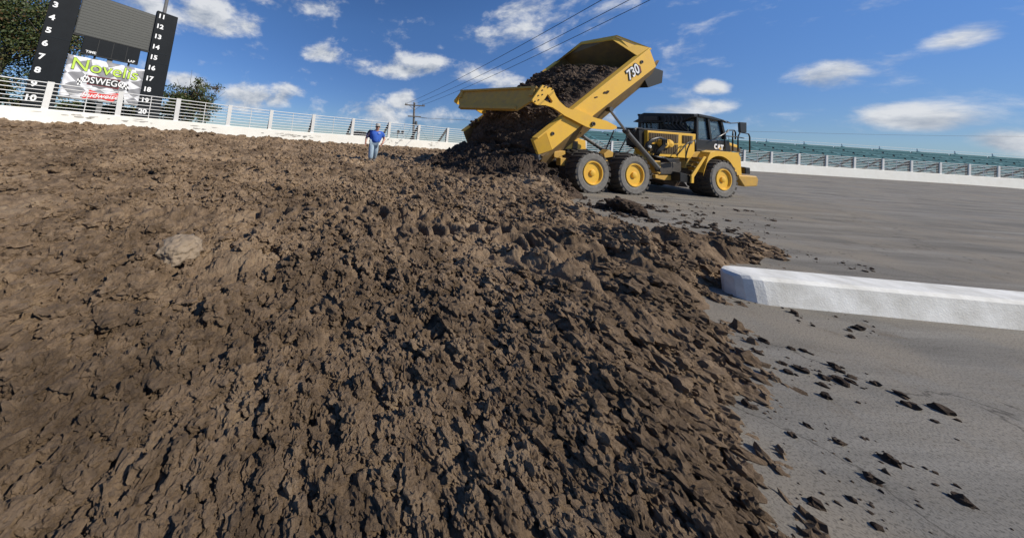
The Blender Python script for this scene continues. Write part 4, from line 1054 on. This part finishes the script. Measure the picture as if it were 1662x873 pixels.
# mast behind the right pillar
p0 = at(269, 10, 27); m = MB(); m.tube([(p0[0], p0[1], .9), (p0[0], p0[1], 17)], [.24, .16], 12)
mast = empty('light_mast', (0, 0, 0)); tag(mast, 'plain grey steel mast rising behind the right scoreboard pillar', 'mast'); m.build('pole', M['steel'], mast, smooth=True)
MB().tube([(p0[0], p0[1], .85), (p0[0], p0[1], 1.0)], .4, 12).build('base', M['steel'], mast)

# ------------------------------------------------------------------ utility pole and wires
PX, PY = 6.0, 34.0
up = empty('utility_pole', (PX, PY, .9)); tag(up, 'grey wooden utility pole with two crossarms beyond the railing', 'utility pole')
MB().tube([(0, 0, 0), (-.05, 0, 6.05)], [.17, .12], 12).build('pole', M['wood'], up, smooth=True)
def arm_(z, hw, tilt=0):
    e = MB(); e.bar((-hw, -.16, z + tilt), (hw, -.16, z - tilt), .12, .14); return e.build('crossarm', M['wood'], up)
a1 = arm_(5.62, 1.32); a2 = arm_(4.15, .85)
m = MB(); m.tube([(-.05, -.16, 4.15), (1.65, -.16, 4.02)], .04, 6); m.build('bracket_arm', M['dark_metal'], up)
for x in (-1.22, -1.05, .0, 1.05, 1.22):
    MB().lathe([(0, .035), (.06, .055), (.12, .035), (.17, .05), (.22, .0)], (x, -.16, 5.69), 2, 8).build('insulator', M['dark_metal'], a1)
for sx_ in (-1, 1): MB().bar((sx_ * .75, -.2, 5.58), (0, -.2, 5.0), .05, .04).build('arm_brace', M['dark_metal'], up)
MB().lathe([(0, .16), (.5, .16), (.55, .1), (.55, 0)], (.28, -.1, 3.0), 2, 10).build('transformer_can', M['steel'], up)
def wire(name, a, b, sag, label, grp, r=.02):
    a = np.asarray(a, float); b = np.asarray(b, float); pts = []
    for t in np.linspace(0, 1, 28):
        p = a * (1 - t) + b * t; p[2] -= sag * 4 * t * (1 - t); pts.append(p)
    o = MB().tube(pts, r, 5).build(name, M['wire'], smooth=True); tag(o, label, 'power line', grp)
for (x, off, lab) in ((948, -1.1, 'power line nearest the scoreboard of the three climbing from the utility pole'), (990, .0, 'middle power line of the three climbing from the utility pole'), (1022, 1.15, 'rightmost power line of the three climbing from the utility pole')):
    q = at(x, 0, 11); a = np.array([PX + off, PY - .16, 6.7]); b = a + (q - a) * 1.5
    wire('power_line', a, b, .0 if False else .55, lab, 'wires climbing from the utility pole', .016)
wire('power_line', (PX + 1.6, PY - .1, 4.93), (150, 50, 12.0), .8, 'thin level wire running right from the lower bracket of the utility pole', None, .018)
for (dx, dy, z0) in ((-1.6, -.6, 4.6), (2.6, -.2, 4.8)):
    wire('guy_wire', (PX + .0, PY, z0), (PX + dx, PY + dy, .9), 0, 'guy wire bracing the utility pole on its ' + ('left' if dx < 0 else 'right') + ' side', None, .012)

# ------------------------------------------------------------------ things beyond the wall
c = at(584, 218, 38); sh = empty('shed', (c[0], 38, .9)); tag(sh, 'low dark shed roof behind the wall beside the walking man', 'shed')
hh = c[2] - .9
m = MB(); m.box((0, 0, hh * .42), (3.0, 3, hh * .84)); m.build('wall', M['wood'], sh)
m = MB(); m.prism([(-1.9, -1.8, hh * .84), (1.9, -1.8, hh * .84), (.6, -1.8, hh * 1.25), (-.4, -1.8, hh * 1.28)], (0, 3.6, 0)); m.build('roof', M['board_black'], sh)
c = at(645, 217, 33); fl_ = empty('floodlight_stand', (c[0], 33, .9)); tag(fl_, 'short stand with two small dark lamps on a bar left of the utility pole', 'floodlight')
hh = c[2] - .9
MB().tube([(0, 0, 0), (0, 0, hh)], .04, 8).build('pole', M['dark_metal'], fl_)
MB().bar((-.75, 0, hh), (.75, 0, hh), .06, .06).build('crossbar', M['dark_metal'], fl_)
for x in (.12, .66):
    b = MB(); b.lathe([(-.12, .0), (-.12, .1), (.05, .2), (.1, .2), (.1, 0)], (x, -.05, hh + .22), 1, 14); b.build('lamp', M['board_black'], fl_)

# grandstand
gs = empty('grandstand', (32, 44, .9)); tag(gs, 'teal open grandstand beyond the track behind the truck', 'grandstand')
rows = 9; L0, L1 = 0, 125
for i in range(rows):
    m = MB(); z = .55 * i + .75; y = 1.0 * i
    for x in np.arange(L0, L1, 7.8):
        m.box((x + 3.75, y, z), (7.4, .42, .08)); m.box((x + 3.75, y + .22, z + .24), (7.4, .06, .36))
    m.build('seat_row', M['teal'], gs)
m = MB(); q = [(L0, 9.6, 0), (L0, 9.6, 5.5), (L0, 9.4, 5.5), (L0, -.6, .6), (L0, -.6, 0)]
m.prism(q, (L1 - L0, 0, 0)); m.build('terrace', M['teal_dark'], gs)
for x in np.arange(L0 + 3.6, L1, 7.8):
    MB().tube([(x, 9.3, 5.3), (x, 9.3, 6.3)], .06, 6).build('railing_post', M['white'], gs)
    MB().bar((x, -.7, .8), (x, 9.3, 5.75), .55, .12).build('aisle', M['teal'], gs)
for z in (5.75, 6.25): MB().bar((L0, 9.3, z), (L1, 9.3, z), .06, .06).build('top_rail', M['white'], gs)

# foreground: low inner wall whose rounded end reaches the soil at lower right
bx0 = gz(1149, 445, .2) + np.array([.20, -.16, 0]); m = MB(); prof = [(-.17, 0), (-.155, .23), (-.13, .262), (.13, .262), (.155, .23), (.17, 0)]
dirw = np.array([math.cos(R(-4)), math.sin(R(-4)), 0]); nrw = np.array([-dirw[1], dirw[0], 0])
ts = [(0, .30, .80), (.03, .62, .93), (.09, .85, .985), (.17, .97, 1.0), (.27, 1, 1)]
segs = [.27, 3.2, 6.2, 9.2]
rings = [[bx0 * [1, 1, 0] + dirw * (t + .03) + nrw * (a * sw + .17) + np.array([0, 0, b * sh]) for a, b in prof] for t, sw, sh in ts]
for i in range(len(rings) - 1): m.loft(rings[i], rings[i + 1], capped=False)
m.add(rings[0], [tuple(range(6))])
for i in range(3):
    t0, t1 = segs[i] + (.012 if i else 0), segs[i + 1] - .012
    A = [bx0 * [1, 1, 0] + dirw * (t0 + .03) + nrw * (a + .17) + np.array([0, 0, b]) for a, b in prof]; B = [bx0 * [1, 1, 0] + dirw * (t1 + .03) + nrw * (a + .17) + np.array([0, 0, b]) for a, b in prof]
    m.loft(A, B)
    A = [p - dirw * .0 - nrw * 0 for p in B]; B2 = [p + dirw * .024 for p in B]
    m.loft([np.array([*(bx0[:2] + (p[:2] - bx0[:2])), p[2]]) * 1 - nrw * 0 - np.array([0, 0, .012 if p[2] > .01 else 0]) for p in A], [p - np.array([0, 0, .012 if p[2] > .01 else 0]) for p in B2])
br = m.build('concrete_barrier', M['concrete_speck']); tag(br, 'low white painted concrete wall with a rounded end beside the soil in the near corner', 'barrier')

# ------------------------------------------------------------------ trees
def tree(name, base, crown_c, crown_r, nleaf, lsize, label, cat, seed, nb=9, mix=(.62, .28, .10), bare=0., group=None, trunk_r=.3, clump=60):
    rg = np.random.default_rng(seed); base = np.array(base, float); cc = np.array(crown_c, float); cr = np.array(crown_r, float)
    root = empty(name, tuple(base)); tag(root, label, cat, group); ends = []
    tm = MB(); top = cc + np.array([0, 0, cr[2] * .1])
    tm.tube([base - base, (cc - base) * .45 + rg.normal(0, .15, 3), top - base], [trunk_r, trunk_r * .7, trunk_r * .35], 9); tm.build('trunk', M['bark'], root, smooth=True)
    bmx = MB()
    for k in range(nb):
        a = rg.uniform(0, 6.28); el = rg.uniform(-.1, 1.0); r0 = rg.uniform(.65, 1.0)
        e = cc + cr * np.array([math.cos(a) * math.cos(el), math.sin(a) * math.cos(el), math.sin(el)]) * r0
        st = base + (top - base) * rg.uniform(.45, .95); mid = (st + e) / 2 + rg.normal(0, .12, 3) * cr + np.array([0, 0, .06 * cr[2]])
        bmx.tube([st - base, mid - base, e - base], [trunk_r * .32, trunk_r * .2, trunk_r * .06], 6); ends += [e, mid, (e + mid) / 2]
        for _ in range(4):
            q = mid + (e - mid) * rg.uniform(.1, .9); f = q + rg.normal(0, .28, 3) * cr + np.array([0, 0, (.12 + .25 * bare) * cr[2]]); bmx.tube([q - base, f - base], [max(.02, trunk_r * .1), max(.012, trunk_r * .04)], 5)
            if rg.random() > bare: ends.append(f)
    bmx.build('branch', M['bark'], root, smooth=True)
    ncl = max(8, nleaf // clump); C = []
    for k in range(ncl):
        if rg.random() < .6: c0 = ends[rg.integers(len(ends))] + rg.normal(0, .10, 3) * cr
        else:
            v = rg.normal(0, 1, 3); v /= np.linalg.norm(v); c0 = cc + cr * v * rg.random() ** .4
        if bare and c0[2] > cc[2] + cr[2] * .15 and rg.random() < bare: continue
        C.append(c0)
    C = np.array(C); cid = rg.integers(len(C), size=nleaf); rad = rg.uniform(.07, .17, len(C))[cid][:, None]
    Pn = C[cid] + rg.normal(0, 1, (nleaf, 3)) * rad * cr.mean() * np.array([1, 1, .7]) - base
    Pn[:, 2] = np.maximum(Pn[:, 2], .05)
    d1 = rg.normal(0, 1, (nleaf, 3)); d1 /= np.linalg.norm(d1, axis=1)[:, None]; d2 = np.cross(d1, rg.normal(0, 1, (nleaf, 3))); d2 /= np.linalg.norm(d2, axis=1)[:, None]
    s = (lsize * rg.uniform(.6, 1.4, nleaf))[:, None]
    V = np.stack([Pn - d1 * s, Pn + d2 * s * .55, Pn + d1 * s, Pn - d2 * s * .55], 1).reshape(-1, 3)
    o = np_mesh('crown', V, np.arange(nleaf * 4).reshape(-1, 4), [M['leaf_a'], M['leaf_b'], M['leaf_c']], smooth=False); o.parent = root; o.location = (0, 0, 0)
    cm = rg.choice(3, size=len(C), p=mix); mi = np.where(rg.random(nleaf) < .7, cm[cid], rg.choice(3, size=nleaf, p=mix))
    o.data.polygons.foreach_set('material_index', mi.astype(np.int32)); return root
c = at(18, 60, 27); tree('deciduous_tree', (c[0], c[1], .9), (c[0], c[1], c[2] + .5), (5.6, 4.8, 7.6), 38000, .125, 'big green and rust autumn tree behind the left scoreboard pillar', 'tree', 5, 16, trunk_r=.4)
c = at(313, 168, 31); tree('small_tree', (c[0], c[1], .9), (c[0], c[1], c[2] - .1), (3.1, 2.4, 2.9), 11000, .115, 'half bare autumn tree right of the scoreboard behind the railing', 'tree', 8, 16, (.55, .35, .10), .72, trunk_r=.16, clump=45)
c = at(264, 182, 31); tree('shrub', (c[0], c[1], .9), (c[0], c[1], 2.6), (1.6, 1.6, 1.5), 2600, .11, 'dark shrub at the foot of the right scoreboard pillar', 'shrub', 18, 7, (.7, .25, .05), trunk_r=.08)
for k, (px, lab, rx, tz) in enumerate(((60, 'dark shrub at the foot of the left scoreboard pillar', 2.8, 3.2), (125, 'dark low shrub under the left end of the checkered banner', 2.6, 3.1), (190, 'dark low shrub under the middle of the checkered banner', 2.6, 2.9), (226, 'dark low shrub under the right end of the checkered banner', 2.2, 2.8))):
    c = at(px, 185, 31); tree('shrub', (c[0], c[1], .9), (c[0], c[1], (tz + .9) / 2 + .3), (rx, 1.6, (tz - .9) / 2 + .6), 4200, .13, lab, 'shrub', 30 + k, 8, (.75, .2, .05), trunk_r=.09)
c = at(-70, 150, 26); tree('shrub', (c[0], c[1], .9), (c[0], c[1], 3.4), (4.5, 2.5, 2.6), 5000, .16, 'dark bushy shrub left of the scoreboard behind the railing', 'shrub', 44, 9, (.7, .2, .1), trunk_r=.12)

# ------------------------------------------------------------------ person
best = None
for my_ in np.arange(8, 14.5, .05):
    mx_ = .012 * my_ + .05; mz = float(dirt_z(np.array([mx_]), np.array([my_]))[0][0]); e = abs(proj((mx_, my_, mz + .03))[1] - 262.5)
    if best is None or e < best[0]: best = (e, mx_, my_, mz)
_, mx_, my_, mz = best
mx_ += (605.0 - proj((mx_, my_, mz))[0]) * my_ / F
mz = float(dirt_z(np.array([mx_]), np.array([my_]))[0][0])
print('PERSON', best, mx_)
man = empty('person', (mx_, my_, mz + .05)); tag(man, 'man in blue T-shirt, jeans and grey cap walking on the soil', 'person')
def skin(name, V, E, Rr, m, parent, sub=2, root=0):
    me = bpy.data.meshes.new(name); me.from_pydata(V, E, []); o = bpy.data.objects.new(name, me); COL.objects.link(o)
    md = o.modifiers.new('skin', 'SKIN'); md.use_smooth_shade = True
    for i, sv in enumerate(me.skin_vertices[0].data):
        r = Rr[i]; sv.radius = r if hasattr(r, '__len__') else (r, r); sv.use_root = (i == root)
    sd_ = o.modifiers.new('sub', 'SUBSURF'); sd_.levels = sub; sd_.render_levels = sub
    dg = bpy.context.evaluated_depsgraph_get(); dg.update(); m2 = bpy.data.meshes.new_from_object(o.evaluated_get(dg))
    bpy.data.objects.remove(o); m2.materials.clear(); m2.materials.append(m)
    m2.polygons.foreach_set('use_smooth', [True] * len(m2.polygons))
    q = bpy.data.objects.new(name, m2); COL.objects.link(q); q.parent = parent; return q
def chain(*n): return [(n[i], n[i + 1]) for i in range(len(n) - 1)]
# joints: x right in the picture, y away from the viewer, z up
pel = (-.03, .0, .95); wst = (0, .02, 1.10); chs = (.03, .03, 1.36); nck = (.06, -.02, 1.55); hd0 = (.07, -.09, 1.63); hd1 = (.08, -.11, 1.75)
shL = (-.26, .03, 1.42); elL = (-.42, .05, 1.16); wrL = (-.44, -.06, .92); shR = (.33, .03, 1.41); elR = (.46, .10, 1.16); wrR = (.37, -.06, .95)
hpL = (-.13, 0, .92); knL = (-.14, -.16, .53); anL = (-.14, -.14, .12); hpR = (.09, 0, .92); knR = (.08, .02, .50); anR = (.03, .24, .14)
toL = (-.14, -.30, .05); toR = (.03, .09, .05)
V = [pel, wst, chs, nck, hd0, hd1, shL, elL, wrL, shR, elR, wrR, hpL, knL, anL, hpR, knR, anR]
E = chain(0, 1, 2, 3, 4, 5) + chain(2, 6, 7, 8) + chain(2, 9, 10, 11) + chain(0, 12, 13, 14) + chain(0, 15, 16, 17)
Rr = [.16, .17, .18, .075, .09, .105, .09, .065, .045, .09, .065, .045, .10, .07, .05, .10, .07, .05]
# hands: palm and five fingers, joined to the wrists
def hand(wi, w, d, side):
    w = np.array(w); d = np.array(d, float); d /= np.linalg.norm(d); s = np.cross(d, (0, 1, 0)); s /= np.linalg.norm(s); b = np.array([0, -1, 0])
    def add(p, r, par): V.append(tuple(p)); Rr.append(r); E.append((par, len(V) - 1)); return len(V) - 1
    pm = add(w + d * .06, .03, wi)
    for k, (o, L) in enumerate(((-.033, .07), (-.011, .085), (.011, .08), (.033, .062))):
        a = add(w + d * .10 + s * o, .0115, pm); c = add(w + d * (.10 + L * .55) + s * o + b * .008, .0105, a); add(w + d * (.10 + L * .9) + s * o + b * .032, .009, c)
    a = add(w + d * .05 + s * side * .05 + b * .012, .012, pm); add(w + d * .10 + s * side * .065 + b * .025, .010, a)
hand(8, wrL, (-.05, -.1, -1), 1); hand(11, wrR, (-.45, -.1, -.9), -1)
body = skin('body', V, E, Rr, M['skin'], man, 2)
for o_, n_, r_ in (((.08, -.21, 1.69), 'nose', .018),):
    b = MB(); b.lathe([(-.05, .0), (-.03, .016), (.0, .02), (.03, .006), (.035, 0)], o_, 2, 8); b.build(n_, M['skin'], man, smooth=True)
for x in (.045, .115):
    b = MB(); b.lathe([(-.01, 0), (-.008, .013), (.004, .013), (.008, 0)], (x, -.197, 1.725), 1, 8); b.build('eye', M['board_black'], man)
for x in (-.028, .188):
    b = MB(); b.lathe([(-.02, 0), (-.015, .028), (.015, .028), (.02, 0)], (x, -.10, 1.69), 0, 10); b.build('ear', M['skin'], man, smooth=True)
b = MB(); b.bar((.05, -.195, 1.64), (.11, -.195, 1.64), .012, .012); b.build('mouth', mat('lips', (.30, .12, .10), .6), man)
sV = [(-.02, .0, .87), (0, .02, 1.10), (.02, .03, 1.38), (.033, .01, 1.52), shL, (-.39, .045, 1.21), shR, (.43, .08, 1.21)]
skin('shirt', sV, chain(0, 1, 2, 3) + chain(2, 4, 5) + chain(2, 6, 7), [(.28, .25), (.285, .27), (.235, .20), .10, .125, .125, .125, .125], M['shirt'], man)
jV = [(-.03, 0, .93), hpL, knL, (-.14, -.14, .14), hpR, knR, (.03, .24, .16)]
skin('jeans', jV, chain(0, 1, 2, 3) + chain(0, 4, 5, 6), [.19, .16, .13, .125, .16, .125, .12], M['jeans'], man)
for a, t in ((anL, toL), (anR, toR)):
    skin('boot', [(a[0], a[1] + .06, .075), (a[0], a[1] - .02, .085), (t[0], t[1] - .02, .07)], chain(0, 1, 2), [.09, .105, .085], M['boot'], man, 2)
b = MB(); cx_, cy_ = .08, -.10
b.lathe([(1.765, .118), (1.80, .122), (1.85, .108), (1.885, .07), (1.90, .0)], (cx_, cy_, 0), 2, 24)
b.prism([(cx_ + .115 * math.cos(t), cy_ - .06 - .17 * math.sin(t), 1.775 - .045 * math.sin(t)) for t in np.linspace(0, math.pi, 12)], (0, 0, .014))
b.build('cap', M['cap'], man, smooth=True, shade_angle=35)
b = MB(); b.lathe([(1.66, .085), (1.70, .10), (1.77, .108)], (cx_, cy_ + .03, 0), 2, 20); b.build('hair', M['hair'], man, smooth=True)
text_obj('shirt_print', '▬▬', (.17, -.172, 1.40), (1, 0, .05), (0, 0, 1), .07, M['white_letter'], man) if False else None
MB().prism([(.13, -.20, 1.395), (.23, -.18, 1.40), (.23, -.18, 1.43), (.13, -.20, 1.425)], (0, -.012, 0)).build('shirt_print', M['white_letter'], man)
man.rotation_euler = (0, R(2), 0)
msc = 63.5 / (F * 1.9 / (my_ * math.cos(PITCH))) ; man.scale = (max(.86, min(1.05, msc)),) * 3; print('SCALE', msc)

# ------------------------------------------------------------------ light and sky
SAZ = math.atan2(.86, -.51); SEL = R(37)
sun_d = bpy.data.lights.new('sun', 'SUN'); sun_d.energy = 5.0; sun_d.angle = R(.53); sun_d.color = (1, .925, .79)
sun = bpy.data.objects.new('sun', sun_d); COL.objects.link(sun)
sv = Vector((math.sin(SAZ) * math.cos(SEL), math.cos(SAZ) * math.cos(SEL), math.sin(SEL)))
sun.rotation_euler = sv.to_track_quat('Z', 'Y').to_euler()
w = bpy.data.worlds.new('World'); scene.world = w; w.use_nodes = True; nt = w.node_tree; nt.nodes.clear()
out = nt.nodes.new('ShaderNodeOutputWorld'); bg = nt.nodes.new('ShaderNodeBackground'); sky = nt.nodes.new('ShaderNodeTexSky')
sky.sky_type = 'NISHITA'; sky.sun_disc = False; sky.sun_elevation = SEL; sky.sun_rotation = SAZ; sky.air_density = 1.0; sky.dust_density = .0; sky.ozone_density = 3.0
SKYS = .088; bg.inputs['Strength'].default_value = SKYS
def mth(op, a, b=None, c=None, clamp=False):
    n = nt.nodes.new('ShaderNodeMath'); n.operation = op; n.use_clamp = clamp
    for i, q in enumerate((a, b, c)):
        if q is None: continue
        if isinstance(q, (int, float)): n.inputs[i].default_value = q
        else: nt.links.new(q, n.inputs[i])
    return n.outputs[0]
def dotc(vec, c):
    n = nt.nodes.new('ShaderNodeVectorMath'); n.operation = 'DOT_PRODUCT'; nt.links.new(vec, n.inputs[0]); n.inputs[1].default_value = tuple(c); return n.outputs['Value']
tc = nt.nodes.new('ShaderNodeTexCoord'); D = tc.outputs['Generated']
def noise_at(vec, scale, detail, rough, off=None):
    n = nt.nodes.new('ShaderNodeTexNoise'); n.inputs['Scale'].default_value = scale; n.inputs['Detail'].default_value = detail; n.inputs['Roughness'].default_value = rough
    if off is not None:
        a = nt.nodes.new('ShaderNodeVectorMath'); a.operation = 'ADD'; nt.links.new(vec, a.inputs[0]); a.inputs[1].default_value = off; vec = a.outputs[0]
    nt.links.new(vec, n.inputs['Vector']); return n.outputs['Fac']
CL = [  # picture spot of each cloud in the photograph, half sizes, weight
    (335, 25, 88, 34, 1.0), (395, 38, 42, 22, .9), (235, 5, 60, 30, .9), (522, 86, 34, 16, .95), (645, 112, 70, 17, 1.0), (690, 105, 42, 16, .9), (660, 100, 30, 16, .9),
    (415, 158, 66, 24, 1.05), (455, 152, 34, 20, .9), (305, 132, 36, 16, .9), (652, 165, 26, 20, 1.05), (605, 178, 48, 16, .85), (625, 190, 70, 10, .6),
    (880, 42, 44, 24, .28), (790, 122, 40, 15, .52), (770, 60, 40, 12, .2), (860, 15, 60, 12, .2), (500, 8, 60, 14, .4), (985, 25, 50, 22, .3), (830, 140, 40, 14, .5),
    (1158, 142, 30, 12, .85), (1090, 180, 60, 10, .55), (1150, 172, 44, 10, .62), (965, 196, 44, 16, .75), (740, 190, 60, 8, .35),
    (1330, 120, 70, 26, .9), (1480, 190, 110, 22, .8), (1560, 60, 60, 22, .6), (1640, 230, 80, 20, .8)]
mask = None; low = None
for (px, py, hw, hh, wt) in CL:
    c = ray(px, py); c /= np.linalg.norm(c); rx = ray(px + hw, py); rx /= np.linalg.norm(rx); ry = ray(px, py - hh); ry /= np.linalg.norm(ry)
    ax = rx - c * (rx @ c); ay = ry - c * (ry @ c)
    ax = ax / (ax @ ax); ay = ay / (ay @ ay)
    a = dotc(D, ax); b = dotc(D, ay); f = dotc(D, c)
    q = mth('ADD', mth('MULTIPLY', a, a), mth('MULTIPLY', b, b))
    v = mth('MULTIPLY', mth('SUBTRACT', 1.0, mth('MINIMUM', mth('POWER', q, .7), 3.0)), wt)
    v = mth('MULTIPLY_ADD', mth('LESS_THAN', f, .3), -9.0, v)
    lw = mth('MULTIPLY', mth('MULTIPLY', mth('MAXIMUM', v, 0.0), -1.0), b)
    mask = v if mask is None else mth('SMOOTH_MAX', mask, v, .25)
    low = lw if low is None else mth('ADD', low, lw)
warp = nt.nodes.new('ShaderNodeTexNoise'); warp.inputs['Scale'].default_value = 5; warp.inputs['Detail'].default_value = 4; nt.links.new(D, warp.inputs['Vector'])
wv = nt.nodes.new('ShaderNodeVectorMath'); wv.operation = 'MULTIPLY_ADD'; nt.links.new(warp.outputs['Color'], wv.inputs[0]); wv.inputs[1].default_value = (.09, .09, .05); nt.links.new(D, wv.inputs[2])
st = nt.nodes.new('ShaderNodeMapping'); st.inputs['Scale'].default_value = (1, 1, 1.7); nt.links.new(wv.outputs[0], st.inputs['Vector'])
n0 = noise_at(st.outputs['Vector'], 8.0, 10, .62); n1 = noise_at(st.outputs['Vector'], 8.0, 10, .62, (.022, -.02, .05))
den = mth('ADD', mask, mth('MULTIPLY', mth('SUBTRACT', n0, .52), 3.4))
cov = nt.nodes.new('ShaderNodeMapRange'); cov.interpolation_type = 'SMOOTHSTEP'; nt.links.new(den, cov.inputs['Value'])
cov.inputs['From Min'].default_value = -.28; cov.inputs['From Max'].default_value = .78; cov.inputs['To Max'].default_value = .95
lit = mth('ADD', mth('MULTIPLY', mth('SUBTRACT', n0, n1), 2.2), mth('MULTIPLY_ADD', low, -.55, .74), clamp=True)
ramp = nt.nodes.new('ShaderNodeValToRGB'); nt.links.new(lit, ramp.inputs['Fac'])
CS = 1 / SKYS
ramp.color_ramp.elements[0].position = .2; ramp.color_ramp.elements[0].color = (.27, .33, .43, 1)
ramp.color_ramp.elements[1].position = .95; ramp.color_ramp.elements[1].color = (.78, .80, .83, 1)
sc = nt.nodes.new('ShaderNodeVectorMath'); sc.operation = 'SCALE'; nt.links.new(ramp.outputs['Color'], sc.inputs[0]); sc.inputs['Scale'].default_value = CS * .95
mixn = nt.nodes.new('ShaderNodeMix'); mixn.data_type = 'RGBA'; nt.links.new(cov.outputs[0], mixn.inputs['Factor'])
hs = nt.nodes.new('ShaderNodeHueSaturation'); hs.inputs['Saturation'].default_value = 1.2; hs.inputs['Hue'].default_value = .508
nt.links.new(sky.outputs['Color'], hs.inputs['Color'])
sx = nt.nodes.new('ShaderNodeSeparateXYZ'); nt.links.new(D, sx.inputs[0])
el = nt.nodes.new('ShaderNodeValToRGB'); nt.links.new(sx.outputs['Z'], el.inputs['Fac'])
el.color_ramp.elements[0].position = 0; el.color_ramp.elements[0].color = (.46, .58, .86, 1); el.color_ramp.elements[1].position = .42; el.color_ramp.elements[1].color = (1.26, 1.30, 1.36, 1)
gm = nt.nodes.new('ShaderNodeMix'); gm.data_type = 'RGBA'; gm.blend_type = 'MULTIPLY'; gm.clamp_result = False; gm.inputs['Factor'].default_value = 1
nt.links.new(hs.outputs['Color'], gm.inputs['A']); nt.links.new(el.outputs['Color'], gm.inputs['B']); nt.links.new(gm.outputs['Result'], mixn.inputs['A']); nt.links.new(sc.outputs[0], mixn.inputs['B'])
nt.links.new(mixn.outputs['Result'], bg.inputs['Color']); nt.links.new(bg.outputs[0], out.inputs['Surface'])

scene.view_settings.view_transform = 'Standard'; scene.view_settings.look = 'None'; scene.view_settings.exposure = 0; scene.view_settings.gamma = 1
scene.render.engine = 'CYCLES'
try:
    scene.cycles.use_denoising = True
    scene.cycles.max_bounces = 6
except Exception: pass
